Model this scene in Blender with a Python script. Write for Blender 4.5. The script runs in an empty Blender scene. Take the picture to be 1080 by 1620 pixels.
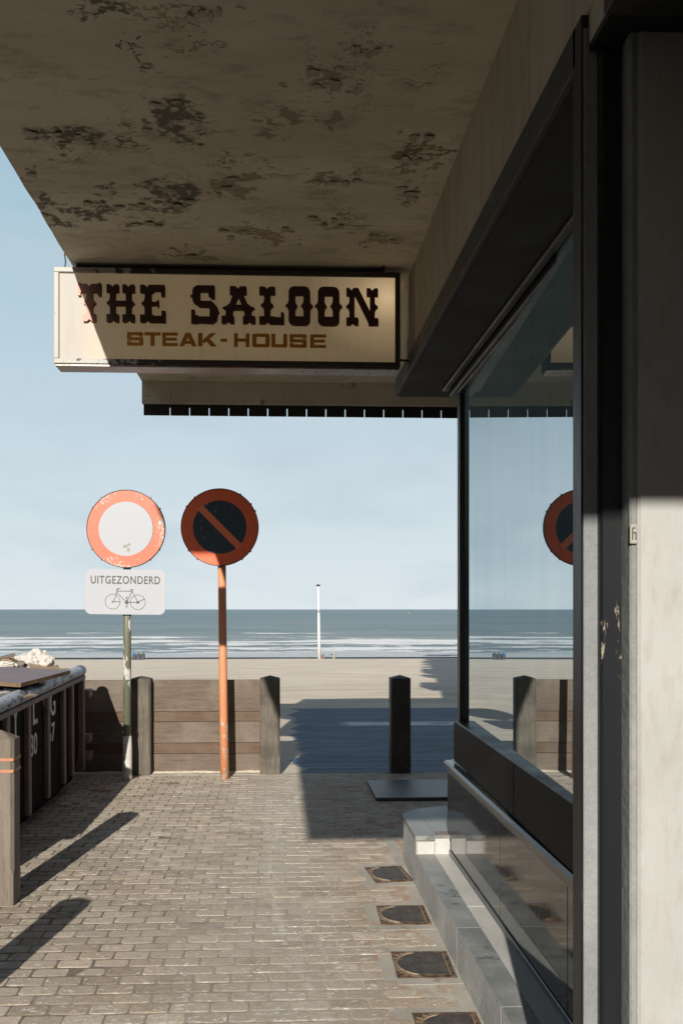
import bpy, bmesh, math, random
from mathutils import Vector, Matrix, noise as mnoise
random.seed(7)
S = bpy.context.scene
C = S.collection
R = math.radians

# ------------------------------------------------------------------ camera
H = 1.55                       # eye height
F = 1400.0                     # focal length in pixels of the 1080x1620 frame
TH = math.atan(60 / F)         # yaw to the right of the street axis (+Y)
cd = bpy.data.cameras.new('camera')
cam = bpy.data.objects.new('camera', cd)
C.objects.link(cam)
S.camera = cam
cam.location = (0, 0, H)
cam.rotation_euler = (R(90), 0, -TH)
cd.sensor_width = 36
cd.lens = F / 1620 * 36
cd.shift_x = 39 / 1620
cd.shift_y = 154 / 1620
cd.clip_start = 0.05
cd.clip_end = 60000

# ------------------------------------------------------------------ light
SUN_AZ = 9.3                   # light travels towards +Y, this much to +X
SUN_EL = 23.3
SKYK = 18.9
w = bpy.data.worlds.new('World')
S.world = w
w.use_nodes = True
nt = w.node_tree
nt.nodes.clear()
out = nt.nodes.new('ShaderNodeOutputWorld')
bg = nt.nodes.new('ShaderNodeBackground')
sky = nt.nodes.new('ShaderNodeTexSky')
sky.sky_type = 'NISHITA'
sky.sun_disc = False
sky.sun_elevation = R(SUN_EL)
sky.sun_rotation = R(180 + SUN_AZ)
sky.air_density = 1.0
sky.dust_density = 0.6
sky.ozone_density = 1.5
bg.inputs[1].default_value = 0.05
# thin pale cloud wisps low over the sea
tc = nt.nodes.new('ShaderNodeTexCoord')
mp = nt.nodes.new('ShaderNodeMapping')
mp.inputs['Scale'].default_value = (2.6, 2.6, 8.0)
nz = nt.nodes.new('ShaderNodeTexNoise')
nz.inputs['Scale'].default_value = 1.6
nz.inputs['Detail'].default_value = 6
nz.inputs['Roughness'].default_value = 0.55
rp = nt.nodes.new('ShaderNodeValToRGB')
rp.color_ramp.elements[0].position = 0.45
rp.color_ramp.elements[0].color = (0, 0, 0, 1)
rp.color_ramp.elements[1].position = 0.66
rp.color_ramp.elements[1].color = (0.60, 0.60, 0.60, 1)
mx = nt.nodes.new('ShaderNodeMix')
mx.data_type = 'RGBA'
mx.inputs[7].default_value = (9.0, 10.9, 12.3, 1)
L = nt.links.new
L(tc.outputs['Generated'], mp.inputs[0])
L(mp.outputs[0], nz.inputs['Vector'])
L(nz.outputs[0], rp.inputs[0])
L(rp.outputs[0], mx.inputs[0])
# the bright hazy bank of air standing over the sea, paling towards the horizon
sp = nt.nodes.new('ShaderNodeSeparateXYZ')
L(tc.outputs['Generated'], sp.inputs[0])
pal = nt.nodes.new('ShaderNodeValToRGB')
pal.color_ramp.elements[0].position = 0.0
pal.color_ramp.elements[0].color = (0.69, 0.76, 0.79, 1)
pal.color_ramp.elements[1].position = 0.48
pal.color_ramp.elements[1].color = (0.31, 0.49, 0.61, 1)
e_ = pal.color_ramp.elements.new(0.18)
e_.color = (0.54, 0.655, 0.725, 1)
L(sp.outputs[2], pal.inputs[0])
sc_ = nt.nodes.new('ShaderNodeMix')
sc_.data_type = 'RGBA'
sc_.blend_type = 'MULTIPLY'
sc_.inputs[0].default_value = 1.0
sc_.inputs[7].default_value = (SKYK, SKYK, SKYK, 1)
L(pal.outputs[0], sc_.inputs[6])
fe = nt.nodes.new('ShaderNodeMapRange')
fe.inputs[1].default_value = 0.47
fe.inputs[2].default_value = 0.53
fe.inputs[3].default_value = 1.0
fe.inputs[4].default_value = 0.0
L(sp.outputs[2], fe.inputs[0])
fy = nt.nodes.new('ShaderNodeMapRange')
fy.inputs[1].default_value = 0.66
fy.inputs[2].default_value = 0.83
L(sp.outputs[1], fy.inputs[0])
fm = nt.nodes.new('ShaderNodeMath')
fm.operation = 'MULTIPLY'
L(fe.outputs[0], fm.inputs[0])
L(fy.outputs[0], fm.inputs[1])
hz = nt.nodes.new('ShaderNodeMix')
hz.data_type = 'RGBA'
L(fm.outputs[0], hz.inputs[0])
L(sky.outputs[0], hz.inputs[6])
L(sc_.outputs[2], hz.inputs[7])
L(hz.outputs[2], mx.inputs[6])
L(mx.outputs[2], bg.inputs[0])
L(bg.outputs[0], out.inputs[0])

sl = bpy.data.lights.new('sun', 'SUN')
sl.energy = 5.0
sl.angle = R(0.5)
sl.color = (1.0, 0.93, 0.83)
so = bpy.data.objects.new('sun', sl)
C.objects.link(so)
_d = Vector((math.sin(R(SUN_AZ)) * math.cos(R(SUN_EL)), math.cos(R(SUN_AZ)) * math.cos(R(SUN_EL)), -math.sin(R(SUN_EL))))
so.rotation_euler = _d.to_track_quat('-Z', 'Y').to_euler()
so.location = (-3, -12, 9)

S.view_settings.view_transform = 'Standard'
S.view_settings.look = 'None'
S.view_settings.exposure = 0.17
S.view_settings.gamma = 1.0
S.render.engine = 'CYCLES'
S.cycles.max_bounces = 8
S.cycles.diffuse_bounces = 4
S.cycles.glossy_bounces = 4
S.cycles.transparent_max_bounces = 8
S.cycles.caustics_reflective = False
S.cycles.caustics_refractive = False

# ------------------------------------------------------------------ measuring helpers (plan of the place)
cT, sT = math.cos(TH), math.sin(TH)
def XY(px, Y):
    a = (px - 501) / F
    return Y * (sT + a * cT) / (cT - a * sT)
def YX(px, X):
    a = (px - 501) / F
    return X * (cT - a * sT) / (sT + a * cT)
def ZZ(py, X, Y):
    return H - (py - 964) * (X * sT + Y * cT) / F
def G(px, py, z=0.0):
    d = F * (H - z) / (py - 964)
    l = (px - 501) / F * d
    return Vector((l * cT + d * sT, d * cT - l * sT, z))

# ------------------------------------------------------------------ node helpers
class NM:
    """small wrapper for building a procedural material"""
    def __init__(s, name):
        s.m = bpy.data.materials.new(name)
        s.m.use_nodes = True
        s.t = s.m.node_tree
        s.b = s.t.nodes['Principled BSDF']
        s.o = s.t.nodes['Material Output']
        s._c = None
    def n(s, ty, **kw):
        x = s.t.nodes.new(ty)
        for k, v in kw.items():
            setattr(x, k, v)
        return x
    def l(s, a, b):
        s.t.links.new(a, b)
    def put(s, sock, v):
        if isinstance(v, bpy.types.NodeSocket):
            s.l(v, sock)
        elif isinstance(v, (tuple, list)) and len(v) == 3 and sock.type == 'RGBA':
            sock.default_value = (*v, 1)
        elif isinstance(v, (int, float)) and sock.type == 'RGBA':
            sock.default_value = (v, v, v, 1)
        else:
            sock.default_value = v
    def co(s, kind='Object'):
        if s._c is None:
            s._c = s.n('ShaderNodeTexCoord')
        return s._c.outputs[kind]
    def pos(s):
        return s.n('ShaderNodeNewGeometry').outputs['Position']
    def map(s, v, scale=(1, 1, 1), loc=(0, 0, 0)):
        m = s.n('ShaderNodeMapping')
        m.inputs['Scale'].default_value = scale
        m.inputs['Location'].default_value = loc
        s.l(v, m.inputs[0])
        return m.outputs[0]
    def noise(s, v, scale, det=5, rough=0.55, dist=0.0):
        x = s.n('ShaderNodeTexNoise')
        x.inputs['Scale'].default_value = scale
        x.inputs['Detail'].default_value = det
        x.inputs['Roughness'].default_value = rough
        x.inputs['Distortion'].default_value = dist
        s.l(v, x.inputs['Vector'])
        return x.outputs[0]
    def voro(s, v, scale, feature='F1'):
        x = s.n('ShaderNodeTexVoronoi', feature=feature)
        x.inputs['Scale'].default_value = scale
        s.l(v, x.inputs['Vector'])
        return x
    def ramp(s, v, stops, interp='LINEAR'):
        x = s.n('ShaderNodeValToRGB')
        x.color_ramp.interpolation = interp
        e = x.color_ramp.elements
        while len(e) < len(stops):
            e.new(0.5)
        for i, (p, c) in enumerate(stops):
            e[i].position = p
            e[i].color = (c, c, c, 1) if isinstance(c, (int, float)) else (*c, 1)
        s.l(v, x.inputs[0])
        return x.outputs[0]
    def mix(s, f, a, b, mode='MIX'):
        x = s.n('ShaderNodeMix', data_type='RGBA', blend_type=mode)
        s.put(x.inputs[0], f)
        s.put(x.inputs[6], a)
        s.put(x.inputs[7], b)
        return x.outputs[2]
    def math(s, op, a, b=0.0, c=None, clamp=False):
        x = s.n('ShaderNodeMath', operation=op, use_clamp=clamp)
        s.put(x.inputs[0], a)
        s.put(x.inputs[1], b)
        if c is not None:
            s.put(x.inputs[2], c)
        return x.outputs[0]
    def vmath(s, op, a, b):
        x = s.n('ShaderNodeVectorMath', operation=op)
        s.put(x.inputs[0], a)
        s.put(x.inputs[1], b)
        return x
    def sep(s, v):
        x = s.n('ShaderNodeSeparateXYZ')
        s.l(v, x.inputs[0])
        return x.outputs
    def bump(s, h, strength=0.3, dist=0.01, prev=None):
        x = s.n('ShaderNodeBump')
        x.inputs['Strength'].default_value = strength
        x.inputs['Distance'].default_value = dist
        s.put(x.inputs['Height'], h)
        if prev is not None:
            s.l(prev, x.inputs['Normal'])
        return x.outputs[0]
    def fin(s, col=None, rough=None, nrm=None, metal=None, spec=None, **kw):
        if col is not None: s.put(s.b.inputs['Base Color'], col)
        if rough is not None: s.put(s.b.inputs['Roughness'], rough)
        if nrm is not None: s.l(nrm, s.b.inputs['Normal'])
        if metal is not None: s.put(s.b.inputs['Metallic'], metal)
        if spec is not None: s.put(s.b.inputs['Specular IOR Level'], spec)
        for k, v in kw.items():
            s.put(s.b.inputs[k.replace('_', ' ')], v)
        return s.m

def mottled(name, c1, c2, scale=6, rough=0.8, bump=0.25, bscale=60, bdist=0.004, c3=None, stretch=(1, 1, 1), spec=0.4, metal=0.0, dark=0.25):
    """weathered surface: two tones, fine grain and an optional third tone in patches"""
    q = NM(name)
    v = q.map(q.co(), stretch)
    a = q.noise(v, scale, 7, 0.6)
    col = q.mix(q.ramp(a, [(0.35, 0.0), (0.68, 1.0)]), c1, c2)
    if c3 is not None:
        b = q.noise(q.map(v, loc=(3, 7, 1)), scale * 1.7, 8, 0.68)
        col = q.mix(q.ramp(b, [(0.58, 0.0), (0.64, 1.0)]), col, c3)
    g = q.noise(v, bscale, 6, 0.7)
    col = q.mix(dark, col, q.ramp(g, [(0.3, 0.35), (0.7, 1.0)]), 'MULTIPLY')
    nr = q.bump(g, bump, bdist)
    rr = q.ramp(a, [(0.3, max(0.03, rough - 0.12)), (0.7, min(1, rough + 0.08))])
    return q.fin(col, rr, nr, metal, spec)

M = {}
# plaster of the soffit, with peeled and mouldy patches where they are
def plaster_ceiling():
    q = NM('soffit_plaster')
    p = q.pos()
    warp = q.n('ShaderNodeTexNoise')
    warp.inputs['Scale'].default_value = 7
    warp.inputs['Detail'].default_value = 9
    warp.inputs['Roughness'].default_value = 0.7
    q.l(p, warp.inputs['Vector'])
    wv = q.n('ShaderNodeTexNoise')
    wv.inputs['Scale'].default_value = 22
    wv.inputs['Detail'].default_value = 8
    wv.inputs['Roughness'].default_value = 0.7
    q.l(q.map(p, (0.55, 1.5, 1)), wv.inputs['Vector'])
    w1 = q.vmath('MULTIPLY', q.vmath('SUBTRACT', warp.outputs[1], (0.5, 0.5, 0.5)).outputs[0], (0.75, 0.75, 0)).outputs[0]
    w2 = q.vmath('MULTIPLY', q.vmath('SUBTRACT', wv.outputs[1], (0.5, 0.5, 0.5)).outputs[0], (0.30, 0.30, 0)).outputs[0]
    pw_ = q.vmath('ADD', q.vmath('ADD', p, w1).outputs[0], w2).outputs[0]
    def blobs(lst):
        tot = None
        for (px, py, rx, ry) in lst:
            g = G(px, py, 3.3)
            k = g.y / F
            vv = q.vmath('SUBTRACT', pw_, (g.x, g.y, 3.3)).outputs[0]
            rx_ = rx * k; ry_ = max(0.02, ry * g.y * g.y / (F * (3.3 - H)))
            vv = q.vmath('MULTIPLY', vv, (1 / rx_, 1 / ry_, 0)).outputs[0]
            ln = q.n('ShaderNodeVectorMath', operation='LENGTH')
            q.l(vv, ln.inputs[0])
            f = q.math('SUBTRACT', 1.25, ln.outputs['Value'], clamp=True)
            tot = f if tot is None else q.math('MAXIMUM', tot, f)
        return tot
    peel_l = [(520, 122, 45, 20), (372, 292, 40, 16), (527, 281, 40, 12), (648, 312, 16, 10), (596, 376, 40, 9),
              (311, 20, 40, 12), (300, 60, 30, 8), (415, 369, 70, 8), (300, 398, 50, 6), (575, 78, 22, 8),
              (245, 357, 40, 8), (570, 108, 20, 7), (660, 235, 22, 18), (655, 268, 16, 16), (640, 302, 20, 7),
              (540, 350, 50, 6), (672, 106, 18, 6), (460, 185, 60, 20), (330, 205, 25, 3), (412, 270, 12, 4), (240, 20, 60, 9)]
    mould_l = [(103, 220, 75, 22), (272, 185, 50, 45), (275, 300, 55, 20), (265, 325, 50, 12), (155, 331, 40, 14),
               (224, 97, 30, 12), (58, 273, 18, 6), (662, 240, 20, 25), (70, 320, 26, 14), (212, 225, 26, 8), (180, 30, 60, 14),
               (370, 257, 25, 4), (150, 296, 26, 8), (90, 350, 30, 12)]
    nv = warp.outputs[0]
    fine = q.noise(p, 26, 8, 0.72)
    n2 = q.math('ADD', q.math('MULTIPLY', nv, 0.75), q.math('MULTIPLY', fine, 0.35))
    peel = q.math('MULTIPLY', blobs(peel_l), n2)
    peel_m = q.ramp(peel, [(0.285, 0.0), (0.30, 1.0)])
    edge = q.math('SUBTRACT', q.ramp(peel, [(0.268, 0.0), (0.288, 1.0)]), q.ramp(peel, [(0.292, 0.0), (0.315, 1.0)]), clamp=True)
    mould = q.math('MULTIPLY', blobs(mould_l), q.math('ADD', q.math('MULTIPLY', nv, 0.5), q.math('MULTIPLY', fine, 0.7)))
    mould_m = q.ramp(mould, [(0.22, 0.0), (0.46, 1.0)])
    big = q.noise(q.map(p, (0.7, 1.6, 1)), 1.6, 6, 0.6)
    base = q.mix(q.ramp(big, [(0.35, 0.0), (0.65, 1.0)]), (0.58, 0.52, 0.395), (0.74, 0.675, 0.535))
    base = q.mix(q.ramp(q.noise(q.map(p, (1, 2.5, 1)), 5, 8, 0.7), [(0.52, 0.0), (0.66, 0.45)]), base, (0.23, 0.20, 0.15))
    col = q.mix(q.math('MULTIPLY', mould_m, 0.82), base, (0.075, 0.070, 0.055))
    col = q.mix(q.math('MULTIPLY', peel_m, 0.7), col, q.mix(fine, (0.20, 0.135, 0.07), (0.36, 0.27, 0.165)))
    col = q.mix(q.math('MULTIPLY', edge, 0.85), col, (0.035, 0.028, 0.02))
    lift = q.math('SUBTRACT', q.ramp(peel, [(0.245, 0.0), (0.262, 1.0)]), q.ramp(peel, [(0.264, 0.0), (0.272, 1.0)]), clamp=True)
    col = q.mix(q.math('MULTIPLY', lift, 0.55), col, (0.72, 0.66, 0.53))  # pale rim painted as light caught by the lifted paint edge
    blot = q.ramp(q.noise(q.map(p, (0.6, 1.8, 1)), 11, 9, 0.75), [(0.60, 0.0), (0.66, 0.6)])
    col = q.mix(q.math('MULTIPLY', blot, q.ramp(q.noise(p, 1.3, 3), [(0.42, 0.0), (0.6, 1.0)])), col, (0.16, 0.135, 0.095))
    grit = q.noise(p, 90, 5, 0.7)
    h = q.math('ADD', q.math('MULTIPLY', peel_m, -1.0), q.math('MULTIPLY', grit, 0.14))
    h = q.math('ADD', h, q.math('MULTIPLY', q.noise(p, 9, 5, 0.6), 0.7))
    # hairline cracks
    vo = q.voro(q.vmath('ADD', p, q.vmath('MULTIPLY', warp.outputs[1], (0.5, 0.5, 0.5)).outputs[0]).outputs[0], 1.7, 'DISTANCE_TO_EDGE')
    crack = q.ramp(vo.outputs[0], [(0.0, 1.0), (0.006, 0.0)])
    crack = q.math('MULTIPLY', crack, q.ramp(q.noise(p, 2.2, 2), [(0.5, 0.0), (0.56, 0.8)]))
    col = q.mix(crack, col, (0.10, 0.085, 0.06))
    return q.fin(col, 0.93, q.bump(h, 0.55, 0.012), spec=0.2)
M['soffit'] = plaster_ceiling()

def plaster_wall():
    q = NM('wall_plaster')
    p = q.pos()
    st = q.noise(q.map(p, (6, 6, 0.7)), 3, 7, 0.65)
    a = q.noise(p, 1.6, 6, 0.6)
    col = q.mix(q.ramp(a, [(0.35, 0.0), (0.7, 1.0)]), (0.42, 0.375, 0.30), (0.54, 0.49, 0.405))
    col = q.mix(q.ramp(st, [(0.46, 0.0), (0.72, 0.5)]), col, (0.24, 0.21, 0.16))
    sp = q.noise(q.map(p, (1, 1, 0.6)), 16, 8, 0.75)
    col = q.mix(q.ramp(sp, [(0.63, 0.0), (0.68, 0.7)]), col, (0.16, 0.13, 0.10))
    g = q.noise(p, 70, 6, 0.75)
    return q.fin(col, 0.92, q.bump(q.math('ADD', g, q.math('MULTIPLY', sp, 1.5)), 0.4, 0.006), spec=0.2)
M['wall'] = plaster_wall()

def plaster_pillar():
    q = NM('pillar_render')
    p = q.pos()
    g = q.noise(q.map(p, (1, 1, 0.45)), 55, 6, 0.7)
    g2 = q.noise(q.map(p, (3, 3, 0.8)), 14, 6, 0.6)
    col = q.mix(q.ramp(q.noise(p, 3, 5), [(0.3, 0.0), (0.7, 1.0)]), (0.41, 0.412, 0.40), (0.475, 0.478, 0.47))
    col = q.mix(q.ramp(g2, [(0.50, 0.0), (0.75, 0.45)]), col, (0.33, 0.30, 0.25))
    return q.fin(col, 0.9, q.bump(q.math('ADD', g, g2), 0.45, 0.004), spec=0.2)
M['pillar'] = plaster_pillar()

M['concrete'] = mottled('rough_concrete', (0.24, 0.245, 0.23), (0.34, 0.345, 0.33), 5, 0.9, 0.6, 45, 0.008)
M['greypaint'] = mottled('grey_painted_render', (0.25, 0.262, 0.27), (0.34, 0.352, 0.355), 4, 0.85, 0.7, 60, 0.006)
M['black'] = mottled('black_paint', (0.010, 0.011, 0.013), (0.022, 0.024, 0.028), 5, 0.42, 0.35, 50, 0.003, stretch=(1, 1, 0.3), c3=(0.045, 0.048, 0.052))
M['header'] = mottled('header_paint', (0.030, 0.032, 0.029), (0.058, 0.060, 0.054), 4, 0.6, 0.5, 50, 0.004, c3=(0.085, 0.082, 0.07))
M['soffitdark'] = mottled('dark_underside', (0.010, 0.010, 0.009), (0.022, 0.020, 0.018), 4, 0.7, 0.3, 50, 0.003)

def peeling_black():
    q = NM('peeling_black_paint')
    p = q.pos()
    a = q.noise(q.map(p, (9, 9, 2.2)), 4, 9, 0.75)
    z = q.sep(p)[2]
    band = q.ramp(q.math('ABSOLUTE', q.math('SUBTRACT', z, 1.47)), [(0.10, 0.10), (0.20, 0.0)])
    xm = q.ramp(q.math('SUBTRACT', q.sep(p)[0], 0.735), [(0.0, 0.0), (0.03, 0.07)])
    f = q.ramp(q.math('ADD', q.math('ADD', a, band), xm), [(0.70, 0.0), (0.725, 1.0)])
    col = q.mix(f, (0.012, 0.014, 0.017), q.mix(q.noise(p, 60, 4), (0.18, 0.13, 0.09), (0.55, 0.50, 0.40)))
    return q.fin(col, q.mix(f, 0.32, 0.9), q.bump(q.math('MULTIPLY', f, -1), 0.6, 0.004))
M['peelblack'] = peeling_black()

# paving blocks
def paver():
    q = NM('paving_block')
    at = q.n('ShaderNodeAttribute', attribute_name='tone')
    t = at.outputs['Fac']
    p = q.pos()
    xy = q.sep(p)
    col = q.mix(t, (0.37, 0.30, 0.228), (0.62, 0.53, 0.42))
    big = q.noise(p, 0.9, 5, 0.6)
    col = q.mix(q.ramp(big, [(0.4, 0.0), (0.7, 0.65)]), col, (0.50, 0.46, 0.40))
    g = q.noise(p, 120, 7, 0.8)
    col = q.mix(0.75, col, q.ramp(g, [(0.3, 0.40), (0.62, 1.10)]), 'MULTIPLY')
    wear = q.noise(q.map(p, (3.0, 9.0, 1)), 6, 7, 0.7)
    col = q.mix(q.ramp(wear, [(0.50, 0.0), (0.68, 0.5)]), col, (0.52, 0.47, 0.40))
    mid = q.noise(p, 22, 7, 0.7)
    col = q.mix(q.ramp(mid, [(0.30, 0.5), (0.46, 0.0)]), col, (0.19, 0.15, 0.115))
    # pale trodden sand and mortar haze down the middle
    haze = q.math('MULTIPLY', q.ramp(q.math('ABSOLUTE', q.math('SUBTRACT', xy[0], -0.02)), [(0.0, 1.0), (0.5, 0.0)]), q.ramp(q.noise(q.map(p, (1.5, 0.6, 1)), 5, 7, 0.6), [(0.35, 0.0), (0.7, 0.8)]))
    col = q.mix(haze, col, (0.46, 0.43, 0.38))
    trail = q.math('SUBTRACT', xy[0], q.math('ADD', q.math('MULTIPLY', q.math('MULTIPLY', q.math('SUBTRACT', xy[1], 5.4), q.math('SUBTRACT', xy[1], 5.4)), 0.055), -0.05))
    tm = q.math('MULTIPLY', q.ramp(q.math('ABSOLUTE', trail), [(0.0, 1.0), (0.035, 0.0)]), q.ramp(q.noise(p, 9, 6, 0.7), [(0.38, 0.0), (0.6, 0.75)]))
    col = q.mix(tm, col, (0.58, 0.55, 0.50))
    stn = q.ramp(q.noise(q.map(p, (0.8, 1.0, 1), (9, 1, 0)), 2.6, 8, 0.7), [(0.56, 0.0), (0.70, 0.55)])
    col = q.mix(stn, col, (0.21, 0.17, 0.13))
    # white droppings and paint flecks, streaked along X
    dv = q.noise(q.map(p, (1, 2.0, 1)), 17, 8, 0.72)
    dens = q.ramp(q.noise(q.map(p, loc=(4, 2, 0)), 0.9, 4), [(0.36, 0.0), (0.62, 0.075)])
    dr = q.ramp(q.math('ADD', dv, dens), [(0.615, 0.0), (0.655, 0.9)])
    col = q.mix(dr, col, (0.66, 0.645, 0.60))
    fl = q.voro(q.map(p, (0.7, 1.2, 1)), 26)
    flm = q.math('MULTIPLY', q.ramp(fl.outputs['Distance'], [(0.14, 1.0), (0.20, 0.0)]), q.ramp(q.noise(p, 6, 3), [(0.50, 0.0), (0.54, 0.9)]))
    col = q.mix(flm, col, (0.74, 0.72, 0.67))
    fl2 = q.voro(p, 55)
    fm2 = q.math('MULTIPLY', q.ramp(fl2.outputs['Distance'], [(0.12, 1.0), (0.18, 0.0)]), q.ramp(q.noise(q.map(p, loc=(2, 2, 0)), 7, 3), [(0.50, 0.0), (0.58, 0.9)]))
    col = q.mix(fm2, col, (0.78, 0.76, 0.71))
    # rust bleeding out of the joints by the covers
    rust = q.math('MULTIPLY', q.ramp(xy[0], [(0.33, 0.0), (0.42, 1.0)]), q.ramp(q.noise(p, 8, 8, 0.7), [(0.50, 0.0), (0.64, 0.75)]))
    col = q.mix(q.math('MULTIPLY', rust, 0.6), col, (0.40, 0.24, 0.14))
    h = q.math('ADD', q.math('MULTIPLY', g, 0.4), mid)
    return q.fin(col, q.mix(t, 0.86, 0.72), q.bump(h, 0.5, 0.006), spec=0.3)
M['paver'] = paver()
def joint():
    q = NM('joint_sand')
    p = q.pos()
    x = q.sep(p)[0]
    a = q.noise(p, 3.2, 7, 0.65)
    side = q.ramp(q.math('ADD', q.math('MULTIPLY', x, 0.32), a), [(0.12, 0.0), (0.62, 1.0)])
    col = q.mix(side, (0.20, 0.165, 0.13), (0.60, 0.555, 0.48))
    g = q.noise(p, 150, 5, 0.8)
    col = q.mix(0.5, col, q.ramp(g, [(0.3, 0.4), (0.65, 1.0)]), 'MULTIPLY')
    ru = q.math('MULTIPLY', q.ramp(x, [(0.28, 0.0), (0.40, 1.0)]), q.ramp(q.noise(p, 7, 8, 0.7), [(0.44, 0.0), (0.56, 0.8)]))
    col = q.mix(q.math('MULTIPLY', ru, 0.7), col, (0.33, 0.17, 0.085))
    return q.fin(col, 0.95, q.bump(g, 0.5, 0.006), spec=0.2)
M['joint'] = joint()
M['patch'] = mottled('cement_patch', (0.38, 0.355, 0.305), (0.50, 0.475, 0.42), 5, 0.9, 0.4, 70, 0.006, c3=(0.33, 0.29, 0.23))

def promenade():
    q = NM('promenade_boards')
    p = q.pos()
    a = q.noise(q.map(p, (0.35, 2.0, 1)), 2.2, 7, 0.62, 0.2)
    b = q.noise(q.map(p, (1.1, 5.0, 1)), 2.2, 6, 0.6)
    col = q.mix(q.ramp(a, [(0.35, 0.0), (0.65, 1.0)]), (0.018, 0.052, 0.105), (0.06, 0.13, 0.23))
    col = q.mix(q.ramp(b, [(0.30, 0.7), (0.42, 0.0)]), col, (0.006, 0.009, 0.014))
    xy = q.sep(p)
    y = xy[1]
    # sand blown over the left side of the walk
    sand = q.ramp(q.math('ADD', q.math('ADD', q.math('MULTIPLY', xy[0], -1.6), 0.62), q.noise(q.map(p, (0.5, 1.2, 1)), 1.5, 6)), [(0.75, 0.0), (0.85, 1.0)])
    col = q.mix(sand, col, (0.60, 0.53, 0.44))
    pale_streak = q.math('MULTIPLY', q.ramp(q.math('ABSOLUTE', q.math('SUBTRACT', y, 12.05)), [(0.10, 1.0), (0.26, 0.0)]), q.ramp(q.noise(q.map(p, (1, 5, 1)), 2.5, 7, 0.7), [(0.40, 0.0), (0.5, 1.0)]))  # pale streak across the boards
    pale_streak = q.math('MULTIPLY', pale_streak, q.ramp(xy[0], [(0.8, 0.0), (0.98, 1.0)]))
    col = q.mix(pale_streak, col, (0.72, 0.71, 0.68))
    h = q.math('ADD', a, q.math('MULTIPLY', b, 0.8))
    rr = q.mix(sand, 0.55, 0.95)
    return q.fin(col, rr, q.bump(h, 0.9, 0.03), spec=0.13)
M['prom'] = promenade()

def sandm():
    q = NM('beach_sand')
    p = q.pos()
    y = q.sep(p)[1]
    a = q.noise(q.map(p, (0.6, 1, 1)), 0.8, 8, 0.65)
    col = q.mix(q.ramp(a, [(0.35, 0.0), (0.65, 1.0)]), (0.70, 0.605, 0.485), (0.84, 0.74, 0.61))
    far = q.ramp(q.math('MULTIPLY', q.math('ADD', y, q.math('MULTIPLY', q.noise(q.map(p, (0.03, 0.1, 1)), 2, 5), 6)), 0.01), [(0.80, 0.0), (0.84, 1.0)])
    col = q.mix(far, col, (0.165, 0.155, 0.135))
    g = q.noise(p, 9, 8, 0.7)
    col = q.mix(q.ramp(q.noise(p, 5, 8, 0.8), [(0.62, 0.0), (0.67, 0.6)]), col, (0.30, 0.25, 0.20))
    trk = q.noise(q.map(p, (0.12, 1.1, 1)), 1.2, 7, 0.65)
    col = q.mix(q.ramp(trk, [(0.52, 0.0), (0.66, 0.5)]), col, (0.46, 0.39, 0.31))
    wr = q.noise(q.map(p, (0.5, 0.5, 1)), 1.0, 9, 0.85)
    col = q.mix(q.ramp(wr, [(0.66, 0.0), (0.70, 0.8)]), col, (0.88, 0.84, 0.76))
    rr = q.mix(far, 0.95, 0.25)
    near = q.ramp(q.math('MULTIPLY', y, 0.01), [(0.16, 1.0), (0.45, 0.25)])
    bp = q.n('ShaderNodeBump')
    bp.inputs['Distance'].default_value = 0.05
    q.l(near, bp.inputs['Strength'])
    q.l(q.math('ADD', g, q.math('MULTIPLY', a, 2.0)), bp.inputs['Height'])
    return q.fin(col, rr, bp.outputs[0], spec=0.25)
M['sand'] = sandm()

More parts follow.
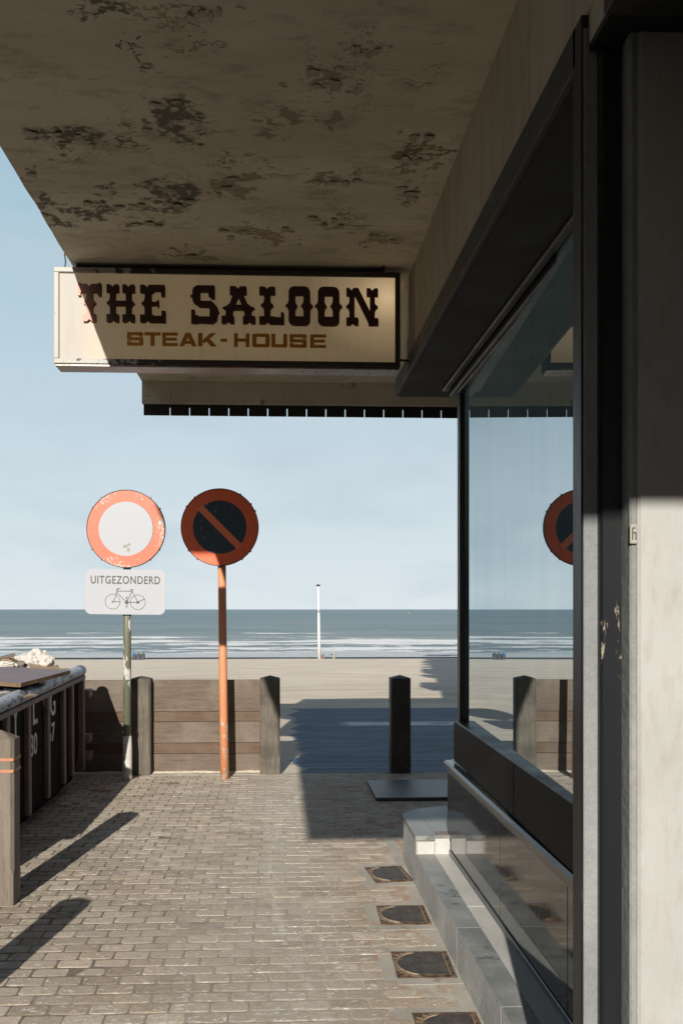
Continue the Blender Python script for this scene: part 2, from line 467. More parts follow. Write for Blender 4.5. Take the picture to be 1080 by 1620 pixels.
def seam():
    q = NM('sea_water')
    p = q.pos()
    xy = q.sep(p)
    y = xy[1]
    # wobbling distance offshore
    wob = q.noise(q.map(p, (0.008, 0.02, 1)), 1.0, 5, 0.6)
    yy = q.math('ADD', y, q.math('MULTIPLY', q.math('SUBTRACT', wob, 0.5), 30.0))
    yy = q.math('ADD', yy, q.math('MULTIPLY', q.math('SUBTRACT', q.noise(q.map(p, (0.035, 0.06, 1)), 1.0, 6, 0.72), 0.5), 30.0))
    sh = q.ramp(q.math('MULTIPLY', yy, 0.001), [(0.09, 0.0), (0.20, 0.5), (0.60, 1.0)])
    col = q.mix(sh, (0.25, 0.29, 0.28), (0.065, 0.155, 0.185))
    st = q.noise(q.map(p, (0.006, 0.05, 1)), 1.5, 7, 0.62)
    col = q.mix(q.ramp(st, [(0.48, 0.0), (0.66, 0.75)]), col, (0.25, 0.23, 0.195))
    col = q.mix(q.ramp(q.noise(q.map(p, (0.003, 0.012, 1), (5, 5, 0)), 2, 4), [(0.5, 0.0), (0.62, 0.6)]), col, (0.055, 0.105, 0.135))
    wl = q.noise(q.map(p, (0.03, 0.22, 1), (1, 8, 0)), 1.4, 7, 0.7)
    col = q.mix(q.ramp(wl, [(0.36, 0.7), (0.48, 0.0)]), col, (0.04, 0.085, 0.10))
    col = q.mix(q.ramp(wl, [(0.58, 0.0), (0.70, 0.5)]), col, (0.33, 0.38, 0.37))
    # breakers: foam bands broken up along their length
    foam = None
    for (yc, hw, x_s, thr) in [(142, 8, 0.012, 0.44), (124, 9, 0.010, 0.34), (115, 4.0, 0.02, 0.46), (104, 5.5, 0.016, 0.42), (96, 3.0, 0.02, 0.42), (88, 2.6, 0.012, 0.36), (170, 7, 0.02, 0.56), (200, 8, 0.02, 0.60)]:
        band = q.ramp(q.math('MULTIPLY', q.math('ABSOLUTE', q.math('SUBTRACT', yy, yc)), 1 / hw), [(0.25, 1.0), (1.0, 0.0)])
        br = q.noise(q.map(p, (x_s, 0.025, 1), (yc * 0.37, 0, 0)), 3.0, 6, 0.62)
        tx = q.noise(q.map(p, (0.16, 0.30, 1), (yc, 0, 0)), 1.0, 8, 0.72)
        m_ = q.math('MULTIPLY', band, q.ramp(br, [(thr, 0.0), (thr + 0.06, 1.0)]))
        m_ = q.ramp(q.math('MULTIPLY', m_, q.math('ADD', tx, 0.45)), [(0.34, 0.0), (0.52, 1.0)])
        foam = m_ if foam is None else q.math('MAXIMUM', foam, m_)
    cap = q.ramp(q.noise(q.map(p, (0.05, 0.16, 1)), 1.3, 8, 0.62), [(0.655, 0.0), (0.69, 1.0)])
    foam = q.math('MAXIMUM', foam, q.math('MULTIPLY', cap, 0.8))
    col = q.mix(foam, col, (0.90, 0.92, 0.92))
    rip = q.noise(q.map(p, (0.35, 1.1, 1)), 1.0, 7, 0.68)
    rip2 = q.noise(q.map(p, (0.04, 0.16, 1)), 1.0, 6, 0.6)
    h = q.math('ADD', rip, q.math('MULTIPLY', rip2, 2.5))
    shal = q.ramp(q.math('MULTIPLY', yy, 0.01), [(0.93, 1.0), (1.12, 0.0)])
    col = q.mix(q.math('MULTIPLY', shal, 0.5), col, (0.22, 0.225, 0.215))
    rr = q.mix(foam, q.mix(shal, 0.32, 0.12), 0.9)
    bp = q.n('ShaderNodeBump')
    bp.inputs['Distance'].default_value = 1.0
    q.put(bp.inputs['Strength'], q.math('MULTIPLY', q.math('SUBTRACT', 1.0, q.math('MULTIPLY', shal, 0.85)), 0.55))
    q.l(h, bp.inputs['Height'])
    return q.fin(col, rr, bp.outputs[0], spec=0.5)
M['sea'] = seam()

def woodm(name, c1, c2, c3, axis=(1, 14, 14), scale=3.0, rough=0.75, b=0.4, spec=0.35):
    q = NM(name)
    oi = q.n('ShaderNodeObjectInfo').outputs['Random']
    cx = q.n('ShaderNodeCombineXYZ')
    q.put(cx.inputs[0], q.math('MULTIPLY', oi, 17.0))
    q.put(cx.inputs[2], q.math('MULTIPLY', oi, 5.0))
    v = q.vmath('ADD', q.pos(), cx.outputs[0]).outputs[0]
    a = q.noise(q.map(v, axis), scale, 8, 0.65, 0.3)
    bl = q.noise(v, 3.5, 6, 0.6)
    col = q.mix(q.ramp(a, [(0.32, 0.0), (0.66, 1.0)]), c1, c2)
    col = q.mix(q.ramp(bl, [(0.45, 0.0), (0.68, 0.8)]), col, c3)
    fine = q.noise(q.map(v, axis), scale * 6, 6, 0.7)
    col = q.mix(0.45, col, q.ramp(fine, [(0.3, 0.45), (0.62, 1.0)]), 'MULTIPLY')
    return q.fin(col, rough, q.bump(q.math('ADD', a, q.math('MULTIPLY', fine, 0.6)), b, 0.006), spec=spec)
M['plank'] = woodm('weathered_plank', (0.115, 0.085, 0.064), (0.185, 0.145, 0.112), (0.22, 0.185, 0.15))
M['plankred'] = woodm('reddish_plank', (0.105, 0.064, 0.042), (0.165, 0.108, 0.074), (0.165, 0.13, 0.10))
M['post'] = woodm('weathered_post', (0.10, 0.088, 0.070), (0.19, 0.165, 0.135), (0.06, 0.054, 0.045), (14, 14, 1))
M['postshade'] = woodm('shaded_post', (0.028, 0.026, 0.024), (0.06, 0.055, 0.048), (0.10, 0.09, 0.078), (14, 14, 1), rough=0.5)  # darker copy of the post wood, shade put into its colour
M['postnear'] = woodm('grey_brown_post', (0.16, 0.135, 0.108), (0.25, 0.215, 0.175), (0.19, 0.155, 0.12), (12, 12, 1))
M['panelwood'] = woodm('dark_frame_panel', (0.007, 0.007, 0.007), (0.015, 0.014, 0.013), (0.012, 0.012, 0.012), (1, 1, 8), rough=0.55, b=0.15, spec=0.12)

def flaky(name, paint, under, thr=0.56, scale=7, rough=0.5, stretch=(1, 1, 0.6), lowz=None, fade=None):
    """old paint flaking off in sharp edged patches"""
    q = NM(name)
    p = q.pos()
    a = q.noise(q.map(p, stretch), scale, 8, 0.62)
    f0 = a
    if lowz:
        z = q.sep(p)[2]
        f0 = q.math('ADD', a, q.ramp(z, [(lowz[0], lowz[2]), (lowz[1], 0.0)]))
    f = q.ramp(f0, [(thr, 0.0), (thr + 0.012, 1.0)])
    tone = q.noise(q.map(p, (1, 1, 0.3)), 5, 6, 0.6)
    pc = q.mix(q.ramp(tone, [(0.3, 0.0), (0.7, 1.0)]), tuple(c * 0.78 for c in paint), paint)
    if fade:
        z = q.sep(p)[2]
        pc = q.mix(q.ramp(z, [(fade[0], 1.0), (fade[1], 0.0)]), pc, fade[2])
    col = q.mix(f, pc, q.mix(q.noise(p, 40, 5), tuple(c * 0.7 for c in under), under))
    return q.fin(col, rough, q.bump(q.math('MULTIPLY', f, -1), 0.5, 0.003))
M['greenpole'] = flaky('flaking_green_paint', (0.16, 0.165, 0.115), (0.72, 0.70, 0.66), 0.53, 9)
M['whitebase'] = mottled('white_masonry_paint', (0.55, 0.54, 0.50), (0.70, 0.69, 0.65), 6, 0.8, 0.5, 50, 0.004, c3=(0.25, 0.22, 0.18))
M['orangepole'] = flaky('flaking_orange_paint', (0.80, 0.33, 0.16), (0.74, 0.64, 0.56), 0.66, 26, lowz=(0.35, 0.85, 0.13))

def ringm(name, paint, flake, amount):
    q = NM(name)
    v = q.co()
    s_ = q.sep(v)
    rad = q.math('SQRT', q.math('ADD', q.math('MULTIPLY', s_[0], s_[0]), q.math('MULTIPLY', s_[2], s_[2])))
    n1 = q.noise(v, 62, 8, 0.74)
    n2 = q.noise(v, 5, 3, 0.5)
    e = q.ramp(rad, [(0.26, 0.0), (0.345, 0.10)])
    f = q.ramp(q.math('ADD', q.math('ADD', n1, e), q.math('MULTIPLY', q.math('SUBTRACT', n2, 0.5), 0.6)), [(amount, 0.0), (amount + 0.012, 1.0)])
    f = q.math('MULTIPLY', f, q.ramp(rad, [(0.255, 0.0), (0.27, 1.0)]))
    # radial seams of the sheeting
    ang = q.math('ARCTAN2', s_[2], s_[0])
    t = q.math('ABSOLUTE', q.math('SUBTRACT', q.math('FRACT', q.math('ADD', q.math('MULTIPLY', ang, 1.2732), 0.5)), 0.5))
    seam = q.math('MULTIPLY', q.ramp(t, [(0.006, 1.0), (0.012, 0.0)]), q.ramp(rad, [(0.25, 0.0), (0.256, 1.0)]))
    tone = q.noise(v, 7, 5, 0.6)
    col = q.mix(q.ramp(tone, [(0.3, 0.0), (0.7, 1.0)]), tuple(c * 0.88 for c in paint), paint)
    col = q.mix(q.math('MULTIPLY', seam, 0.55), col, tuple(c * 0.45 for c in paint))
    col = q.mix(f, col, flake)
    return q.fin(col, 0.45, q.bump(q.math('MULTIPLY', f, -1), 0.3, 0.002))
M['ringpale'] = ringm('faded_red_sheeting', (0.66, 0.155, 0.080), (0.60, 0.52, 0.47), 0.66)
M['ringred'] = ringm('red_sheeting', (0.95, 0.15, 0.05), (0.75, 0.5, 0.4), 0.90)
M['barred'] = mottled('red_bar_sheeting', (0.95, 0.22, 0.09), (0.98, 0.25, 0.11), 8, 0.45, 0.1, 80, 0.001, dark=0.1)
M['signwhite'] = mottled('white_sheeting', (0.405, 0.428, 0.475), (0.44, 0.46, 0.50), 3, 0.5, 0.05, 80, 0.001, dark=0.06)
def speckled(name, c, sp):
    q = NM(name)
    v = q.co()
    vo = q.voro(v, 30)
    f = q.math('MULTIPLY', q.ramp(vo.outputs['Distance'], [(0.10, 1.0), (0.17, 0.0)]), q.ramp(q.noise(v, 14, 5), [(0.53, 0.0), (0.57, 0.9)]))
    col = q.mix(f, q.mix(q.noise(v, 6, 5), tuple(k * 0.6 for k in c), tuple(k * 1.3 for k in c)), sp)
    return q.fin(col, 0.5)
M['navy'] = speckled('navy_sheeting', (0.012, 0.036, 0.065), (0.65, 0.38, 0.30))
M['signink'] = mottled('dark_sign_ink', (0.085, 0.08, 0.065), (0.10, 0.095, 0.08), 6, 0.5, 0.0, 60, 0.001, dark=0.1)
M['galv'] = mottled('dull_metal', (0.20, 0.205, 0.21), (0.34, 0.345, 0.35), 8, 0.45, 0.2, 60, 0.002, metal=0.7)
M['darkmetal'] = mottled('dark_metal', (0.02, 0.02, 0.02), (0.05, 0.045, 0.04), 8, 0.5, 0.2, 60, 0.002, metal=0.3)

# light box sign
def boxface():
    q = NM('sign_acrylic')
    v = q.co()
    st = q.noise(q.map(v, (5, 5, 0.8)), 5, 7, 0.65)
    a = q.noise(v, 1.4, 4, 0.5)
    x = q.sep(v)[0]
    col = q.mix(q.ramp(a, [(0.35, 0.0), (0.7, 1.0)]), (0.62, 0.52, 0.36), (0.68, 0.60, 0.44))
    fr = q.ramp(x, [(0.10, 1.0), (0.42, 0.0)])  # sunlit left end toned apart from the shaded cream, painted along x
    col = q.mix(fr, col, (0.45, 0.445, 0.43))
    col = q.mix(q.ramp(st, [(0.52, 0.0), (0.75, 0.42)]), col, (0.40, 0.34, 0.25))
    fly = q.noise(v, 130, 3, 0.6)
    col = q.mix(q.ramp(fly, [(0.70, 0.0), (0.74, 0.5)]), col, (0.20, 0.15, 0.10))
    m = q.fin(col, 0.6, spec=0.1)
    # tubes inside the box, brightest at the right hand end
    z = q.sep(v)[2]
    dx = q.math('MULTIPLY', q.math('SUBTRACT', x, 1.69), 2.4)
    dz = q.math('MULTIPLY', q.math('SUBTRACT', z, 0.36), 3.2)
    rr = q.math('SQRT', q.math('ADD', q.math('MULTIPLY', dx, dx), q.math('MULTIPLY', dz, dz)))
    em = q.ramp(rr, [(0.0, 1.0), (0.45, 0.42), (1.0, 0.20)])
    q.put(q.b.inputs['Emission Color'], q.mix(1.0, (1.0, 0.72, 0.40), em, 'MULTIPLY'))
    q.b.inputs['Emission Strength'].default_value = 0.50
    return m
M['acrylic'] = boxface()
def lettered():
    q = NM('faded_sunlit_letter_red')
    p = q.co()
    x = q.sep(p)[0]
    z = q.sep(p)[2]
    a = q.noise(p, 9, 6, 0.6)
    # faded and painted sunlit at the outer end, along the slanting shadow edge
    e = q.math('ADD', q.math('SUBTRACT', x, q.math('MULTIPLY', q.math('SUBTRACT', 0.40, z), 0.30)), q.math('MULTIPLY', q.math('SUBTRACT', a, 0.5), 0.05))
    f = q.ramp(e, [(0.115, 1.0), (0.175, 0.28), (0.26, 0.0)])
    col = q.mix(f, (0.050, 0.011, 0.007), (0.62, 0.30, 0.22))
    return q.fin(col, 0.5)
M['letter'] = lettered()
M['ochre'] = mottled('ochre_letters', (0.70, 0.30, 0.03), (0.78, 0.35, 0.04), 5, 0.5, 0.0, 60, 0.001, dark=0.1)
M['glow'] = mottled('painted_letter_glow', (0.40, 0.17, 0.055), (0.47, 0.21, 0.075), 20, 0.6, 0.0, 60, 0.001, dark=0.1)
def boxframe():
    q = NM('chipped_sunlit_frame')
    v = q.co()
    x = q.sep(v)[0]
    a = q.noise(v, 13, 8, 0.72)
    e = q.math('ADD', q.math('MULTIPLY', x, 0.55), a)
    f = q.ramp(e, [(0.66, 0.0), (0.70, 1.0)])  # chipped paint; sunlit end painted white, shaded rest painted black
    white = q.mix(q.ramp(q.noise(v, 34, 8, 0.75), [(0.60, 0.0), (0.66, 0.8)]), (0.42, 0.41, 0.385), (0.16, 0.12, 0.08))
    col = q.mix(f, white, q.mix(q.noise(v, 30, 5), (0.012, 0.010, 0.009), (0.05, 0.035, 0.028)))
    return q.fin(col, 0.5, q.bump(q.noise(v, 34, 8, 0.75), 0.3, 0.003))
M['frame'] = boxframe()
M['underside'] = mottled('brushed_underside', (0.10, 0.088, 0.08), (0.24, 0.21, 0.19), 6, 0.3, 0.2, 60, 0.002, c3=(0.40, 0.10, 0.06), metal=0.6)  # red patches painted as a reflection on the worn metal

# polished plinth, sill, glass
def polished():
    q = NM('polished_black_stone')
    v = q.pos()
    a = q.noise(v, 5, 7, 0.6)
    st = q.noise(q.map(v, (8, 8, 0.8)), 3, 6, 0.6)
    col = q.mix(q.ramp(a, [(0.3, 0.0), (0.7, 1.0)]), (0.012, 0.012, 0.012), (0.035, 0.033, 0.030))
    return q.fin(col, q.ramp(st, [(0.4, 0.04), (0.75, 0.16)]), q.bump(q.noise(v, 3, 3), 0.04, 0.01), IOR=2.1)
M['polished'] = polished()
def sillm():
    q = NM('glazed_sill')
    v = q.pos()
    a = q.noise(q.map(v, (4, 1, 4)), 4, 7, 0.6)
    col = q.mix(q.ramp(a, [(0.35, 0.0), (0.7, 1.0)]), (0.010, 0.012, 0.014), (0.055, 0.055, 0.055))
    return q.fin(col, q.ramp(a, [(0.3, 0.10), (0.8, 0.32)]), q.bump(q.noise(v, 25, 6), 0.2, 0.003), IOR=1.7)
M['sill'] = sillm()
def glassm():
    q = NM('window_glass')
    q.t.nodes.remove(q.b)
    gl = q.n('ShaderNodeBsdfGlossy')
    tr = q.n('ShaderNodeBsdfTransparent')
    ms = q.n('ShaderNodeMixShader')
    gl.inputs['Roughness'].default_value = 0.0
    v = q.pos()
    st = q.noise(q.map(v, (1.3, 1.3, 0.12)), 4, 7, 0.6)
    q.l(q.mix(q.ramp(st, [(0.35, 0.0), (0.7, 1.0)]), (0.80, 0.89, 0.93), (0.88, 0.94, 0.96)), gl.inputs['Color'])
    tr.inputs['Color'].default_value = (0.75, 0.85, 0.85, 1)
    fr = q.n('ShaderNodeFresnel')
    fr.inputs['IOR'].default_value = 3.4
    q.l(q.math('MAXIMUM', fr.outputs[0], 0.80), ms.inputs[0])
    q.l(tr.outputs[0], ms.inputs[1])
    q.l(gl.outputs[0], ms.inputs[2])
    film = q.n('ShaderNodeBsdfDiffuse')
    q.l(q.mix(q.ramp(q.noise(q.map(v, (5, 5, 0.35)), 3, 6, 0.6), [(0.35, 0.0), (0.7, 1.0)]), (0.22, 0.42, 0.50), (0.42, 0.66, 0.72)), film.inputs['Color'])
    m2 = q.n('ShaderNodeMixShader')
    z = q.sep(v)[2]
    q.l(q.ramp(q.math('MULTIPLY', z, 0.3), [(0.50, 0.05), (0.80, 0.34)]), m2.inputs[0])
    q.l(ms.outputs[0], m2.inputs[1])
    q.l(film.outputs[0], m2.inputs[2])
    q.l(m2.outputs[0], q.o.inputs['Surface'])
    return q.m
M['glass'] = glassm()
M['kerbstone'] = mottled('bluestone', (0.20, 0.21, 0.205), (0.36, 0.37, 0.36), 5, 0.42, 0.35, 50, 0.004, c3=(0.12, 0.125, 0.12))
M['kerbside'] = mottled('hammered_bluestone', (0.46, 0.47, 0.455), (0.60, 0.61, 0.59), 7, 0.85, 0.9, 38, 0.012)
M['tile'] = mottled('pale_tile', (0.52, 0.52, 0.49), (0.64, 0.635, 0.60), 3, 0.5, 0.15, 60, 0.003)
M['whitetile'] = mottled('white_riser', (0.52, 0.52, 0.50), (0.60, 0.60, 0.58), 4, 0.6, 0.2, 50, 0.003, c3=(0.60, 0.50, 0.44))
M['brownred'] = mottled('dull_red_tile', (0.16, 0.10, 0.085), (0.24, 0.16, 0.135), 6, 0.4, 0.2, 50, 0.003)
def rusty():
    q = NM('rusted_cast_iron')
    v = q.pos()
    a = q.noise(v, 30, 8, 0.7)
    col = q.mix(q.ramp(a, [(0.40, 0.0), (0.62, 1.0)]), (0.030, 0.028, 0.027), (0.235, 0.13, 0.065))
    cr = q.ramp(q.noise(v, 60, 8, 0.75), [(0.6, 0.0), (0.66, 0.8)])
    col = q.mix(cr, col, (0.50, 0.41, 0.30))
    return q.fin(col, 0.75, q.bump(q.math('ADD', a, cr), 0.9, 0.008))
M['rusty'] = rusty()
M['worn'] = mottled('worn_iron_edge', (0.30, 0.22, 0.15), (0.48, 0.39, 0.29), 40, 0.7, 0.5, 90, 0.004, c3=(0.16, 0.09, 0.05))
M['lid'] = mottled('cast_iron_lid', (0.055, 0.05, 0.048), (0.12, 0.105, 0.095), 16, 0.6, 1.0, 55, 0.012, c3=(0.20, 0.12, 0.065))
def treadplate():
    q = NM('tread_plate')
    v = q.pos()
    s_ = q.sep(v)
    a = q.math('SINE', q.math('MULTIPLY', q.math('ADD', s_[0], s_[1]), 190.0))
    b = q.math('SINE', q.math('MULTIPLY', q.math('SUBTRACT', s_[0], s_[1]), 190.0))
    h = q.math('MULTIPLY', a, b)
    col = q.mix(q.noise(v, 5, 6), (0.045, 0.05, 0.056), (0.12, 0.125, 0.13))
    return q.fin(col, 0.38, q.bump(h, 0.6, 0.004), metal=0.5)
M['tread'] = treadplate()

# skip and rubble
M['skip'] = mottled('shaded_skip_paint', (0.007, 0.005, 0.005), (0.015, 0.010, 0.010), 6, 0.8, 0.3, 50, 0.004, c3=(0.02, 0.012, 0.010), spec=0.08)  # panel shade put into the paint, far darker than the ribs
M['rib'] = mottled('rib_paint', (0.175, 0.13, 0.13), (0.26, 0.20, 0.20), 7, 0.6, 0.3, 50, 0.004, c3=(0.16, 0.12, 0.10))
M['rim'] = flaky('worn_blue_grey_rim', (0.42, 0.48, 0.55), (0.09, 0.075, 0.07), 0.565, 16, 0.45, (1, 0.5, 1))
M['stencil'] = mottled('stencil_white', (0.62, 0.62, 0.60), (0.75, 0.75, 0.73), 10, 0.6, 0.0, 60, 0.001, c3=(0.3, 0.28, 0.27))
M['foam'] = mottled('dirty_foam', (0.62, 0.585, 0.53), (0.78, 0.755, 0.71), 14, 0.9, 0.8, 30, 0.02, c3=(0.42, 0.34, 0.25))
M['board'] = mottled('purple_grey_board', (0.20, 0.165, 0.185), (0.27, 0.225, 0.25), 4, 0.6, 0.1, 60, 0.002)
M['boardedge'] = mottled('chipboard_edge', (0.17, 0.11, 0.06), (0.26, 0.18, 0.11), 20, 0.9, 0.7, 60, 0.01)
M['cardboard'] = mottled('cardboard', (0.36, 0.26, 0.17), (0.46, 0.345, 0.235), 5, 0.85, 0.2, 50, 0.003)
M['rubble'] = mottled('grey_rubble', (0.16, 0.15, 0.135), (0.28, 0.26, 0.23), 12, 0.95, 0.9, 30, 0.02)
M['tarp'] = mottled('dark_blue_plastic', (0.02, 0.03, 0.045), (0.10, 0.13, 0.17), 9, 0.3, 0.7, 14, 0.02)
M['bluebin'] = mottled('blue_lid', (0.015, 0.10, 0.24), (0.02, 0.13, 0.30), 6, 0.4, 0.0, 60, 0.001)
M['darkbin'] = mottled('slate_bin', (0.035, 0.045, 0.055), (0.055, 0.065, 0.075), 6, 0.5, 0.0, 60, 0.001)
M['mast'] = mottled('white_mast_paint', (0.74, 0.74, 0.76), (0.80, 0.80, 0.82), 1, 0.4, 0.0, 60, 0.001, dark=0.05)
M['greypost'] = mottled('bleached_post', (0.34, 0.34, 0.30), (0.46, 0.46, 0.42), 3, 0.9, 0.2, 30, 0.01)
M['tape'] = mottled('orange_strap', (0.50, 0.21, 0.12), (0.56, 0.26, 0.15), 8, 0.6, 0.1, 60, 0.002)
M['buoy'] = mottled('orange_buoy', (0.7, 0.30, 0.12), (0.75, 0.35, 0.15), 3, 0.6, 0.0, 30, 0.01)
M['sticker'] = mottled('sticker', (0.32, 0.31, 0.28), (0.42, 0.40, 0.37), 30, 0.6, 0.0, 30, 0.001, c3=(0.20, 0.19, 0.17))
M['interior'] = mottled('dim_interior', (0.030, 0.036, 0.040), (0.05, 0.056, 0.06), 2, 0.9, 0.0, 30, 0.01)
M['darkbrick'] = mottled('dark_brick_facade', (0.05, 0.04, 0.033), (0.09, 0.07, 0.055), 3, 0.9, 0.2, 30, 0.01)
M['asphalt'] = mottled('asphalt', (0.035, 0.035, 0.036), (0.06, 0.06, 0.06), 3, 0.9, 0.5, 90, 0.006)
M['beam'] = mottled('pale_stained_plaster', (0.60, 0.55, 0.46), (0.74, 0.69, 0.60), 2.2, 0.9, 0.4, 60, 0.006, c3=(0.30, 0.26, 0.20))
M['flake'] = mottled('loose_paint', (0.40, 0.36, 0.28), (0.56, 0.50, 0.40), 9, 0.9, 0.3, 60, 0.003)
M['facade'] = mottled('upper_facade', (0.40, 0.38, 0.33), (0.50, 0.475, 0.42), 3, 0.9, 0.2, 30, 0.01)

# ------------------------------------------------------------------ mesh helpers
def link(name, bm, m, parent=None, loc=None, smooth=False):
    me = bpy.data.meshes.new(name)
    bm.normal_update()
    bm.to_mesh(me)
    bm.free()
    for k in (m if isinstance(m, (list, tuple)) else [m]):
        me.materials.append(k)
    if smooth:
        me.shade_smooth()
    o = bpy.data.objects.new(name, me)
    C.objects.link(o)
    if parent is not None:
        o.parent = parent
    if loc is not None:
        o.location = loc
    return o
def tag(o, label, cat, group=None):
    o['label'] = label
    o['category'] = cat
    if group:
        o['group'] = group
    return o
def thing(name, label, cat, loc=(0, 0, 0), rz=0.0, group=None):
    o = bpy.data.objects.new(name, None)
    o.empty_display_size = 0.2
    C.objects.link(o)
    o.location = loc
    o.rotation_euler = (0, 0, rz)
    return tag(o, label, cat, group)
def struct(name, bm, m, kind='structure'):
    o = link(name, bm, m)
    o['kind'] = kind
    return o
def box(bm, x0, x1, y0, y1, z0, z1, bev=0.0, mi=0, seg=1):
    b = bmesh.new()
    bmesh.ops.create_cube(b, size=1.0)
    for v in b.verts:
        v.co = Vector(((x0 + x1) / 2 + v.co.x * (x1 - x0), (y0 + y1) / 2 + v.co.y * (y1 - y0), (z0 + z1) / 2 + v.co.z * (z1 - z0)))
    if bev > 0:
        bmesh.ops.bevel(b, geom=b.edges[:], offset=bev, segments=seg, affect='EDGES', profile=0.6)
    for f in b.faces:
        f.material_index = mi
    merge(bm, b)
def merge(bm, b):
    me = bpy.data.meshes.new('tmp')
    b.to_mesh(me)
    b.free()
    bm.from_mesh(me)
    bpy.data.meshes.remove(me)
def prism(bm, pts, axis, a0, a1, mi=0, bev=0.0):
    """extrude a 2D outline along an axis: 'y' takes (x,z), 'z' takes (x,y), 'x' takes (y,z)"""
    b = bmesh.new()
    def mk(p, a):
        return {'y': (p[0], a, p[1]), 'z': (p[0], p[1], a), 'x': (a, p[0], p[1])}[axis]
    lo = [b.verts.new(mk(p, a0)) for p in pts]
    hi = [b.verts.new(mk(p, a1)) for p in pts]
    b.faces.new(lo)
    b.faces.new(hi)
    n = len(pts)
    for i in range(n):
        b.faces.new((lo[i], lo[(i + 1) % n], hi[(i + 1) % n], hi[i]))
    bmesh.ops.recalc_face_normals(b, faces=b.faces[:])
    if bev:
        bmesh.ops.bevel(b, geom=b.edges[:], offset=bev, segments=1, affect='EDGES')
    for f in b.faces:
        f.material_index = mi
    merge(bm, b)
def tube(bm, path, rad, n=14, caps=True):
    rings = []
    pts = [Vector(p) for p in path]
    for i, p in enumerate(pts):
        d = (pts[min(i + 1, len(pts) - 1)] - pts[max(i - 1, 0)]).normalized()
        u = d.cross(Vector((0, 1, 0)) if abs(d.y) < 0.9 else Vector((1, 0, 0))).normalized()
        v = d.cross(u)
        r = rad[i] if isinstance(rad, (list, tuple)) else rad
        rings.append([bm.verts.new(p + (u * math.cos(t) + v * math.sin(t)) * r) for t in [2 * math.pi * k / n for k in range(n)]])
    for a, b in zip(rings, rings[1:]):
        for k in range(n):
            bm.faces.new((a[k], a[(k + 1) % n], b[(k + 1) % n], b[k]))
    if caps:
        bm.faces.new(rings[0][::-1])
        bm.faces.new(rings[-1])
def ring_y(bm, r0, r1, y0, y1, n=96, mi=0):
    """annulus in the XZ plane, thick along Y"""
    q = []
    for k in range(n):
        t = 2 * math.pi * k / n
        c, s = math.cos(t), math.sin(t)
        q.append([bm.verts.new((r * c, y, r * s)) for r, y in ((r0, y0), (r1, y0), (r1, y1), (r0, y1))])
    for k in range(n):
        a, b = q[k], q[(k + 1) % n]
        for i in range(4):
            f = bm.faces.new((a[i], a[(i + 1) % 4], b[(i + 1) % 4], b[i]))
            f.material_index = mi
def disc_y(bm, r, y0, y1, n=96, cx=0, cz=0):
    prism(bm, [(cx + r * math.cos(2 * math.pi * k / n), cz + r * math.sin(2 * math.pi * k / n)) for k in range(n)], 'y', y0, y1)
def rrect(w_, h_, r, n=6):
    pts = []
    for cx, cz, a0 in ((w_ / 2 - r, h_ / 2 - r, 0), (-w_ / 2 + r, h_ / 2 - r, 90), (-w_ / 2 + r, -h_ / 2 + r, 180), (w_ / 2 - r, -h_ / 2 + r, 270)):
        for k in range(n + 1):
            a = R(a0 + 90 * k / n)
            pts.append((cx + r * math.cos(a), cz + r * math.sin(a)))
    return pts
def seg(bm, p, q, w_, y0, y1):
    p = Vector((p[0], p[1])); q = Vector((q[0], q[1]))
    d = (q - p).normalized()
    n = Vector((-d.y, d.x)) * w_ / 2
    prism(bm, [tuple(p + n), tuple(q + n), tuple(q - n), tuple(p - n)], 'y', y0, y1)
def text_bm(s, w_, h_, depth, offset=0.0, spacing=1.0):
    """lettering as a mesh lying in XZ, front towards -Y, its lower left corner at the origin"""
    cu = bpy.data.curves.new('txt', 'FONT')
    cu.body = s
    cu.extrude = depth / 2
    cu.offset = offset
    cu.space_character = spacing
    cu.resolution_u = 6
    o = bpy.data.objects.new('txt', cu)
    C.objects.link(o)
    dg = bpy.context.evaluated_depsgraph_get()
    me = bpy.data.meshes.new_from_object(o.evaluated_get(dg))
    bpy.data.objects.remove(o)
    bpy.data.curves.remove(cu)
    b = bmesh.new()
    b.from_mesh(me)
    bpy.data.meshes.remove(me)
    xs = [v.co.x for v in b.verts]; ys = [v.co.y for v in b.verts]
    x0, x1, y0, y1 = min(xs), max(xs), min(ys), max(ys)
    for v in b.verts:
        x, y, z = v.co
        v.co = Vector(((x - x0) / (x1 - x0) * w_, -z, (y - y0) / (y1 - y0) * h_))
    return b
def rough_bm(bm, amp, scale, seed=0.0):
    for v in bm.verts:
        n = mnoise.noise_vector(v.co * scale + Vector((seed, seed * 1.7, 0)))
        v.co += n * amp

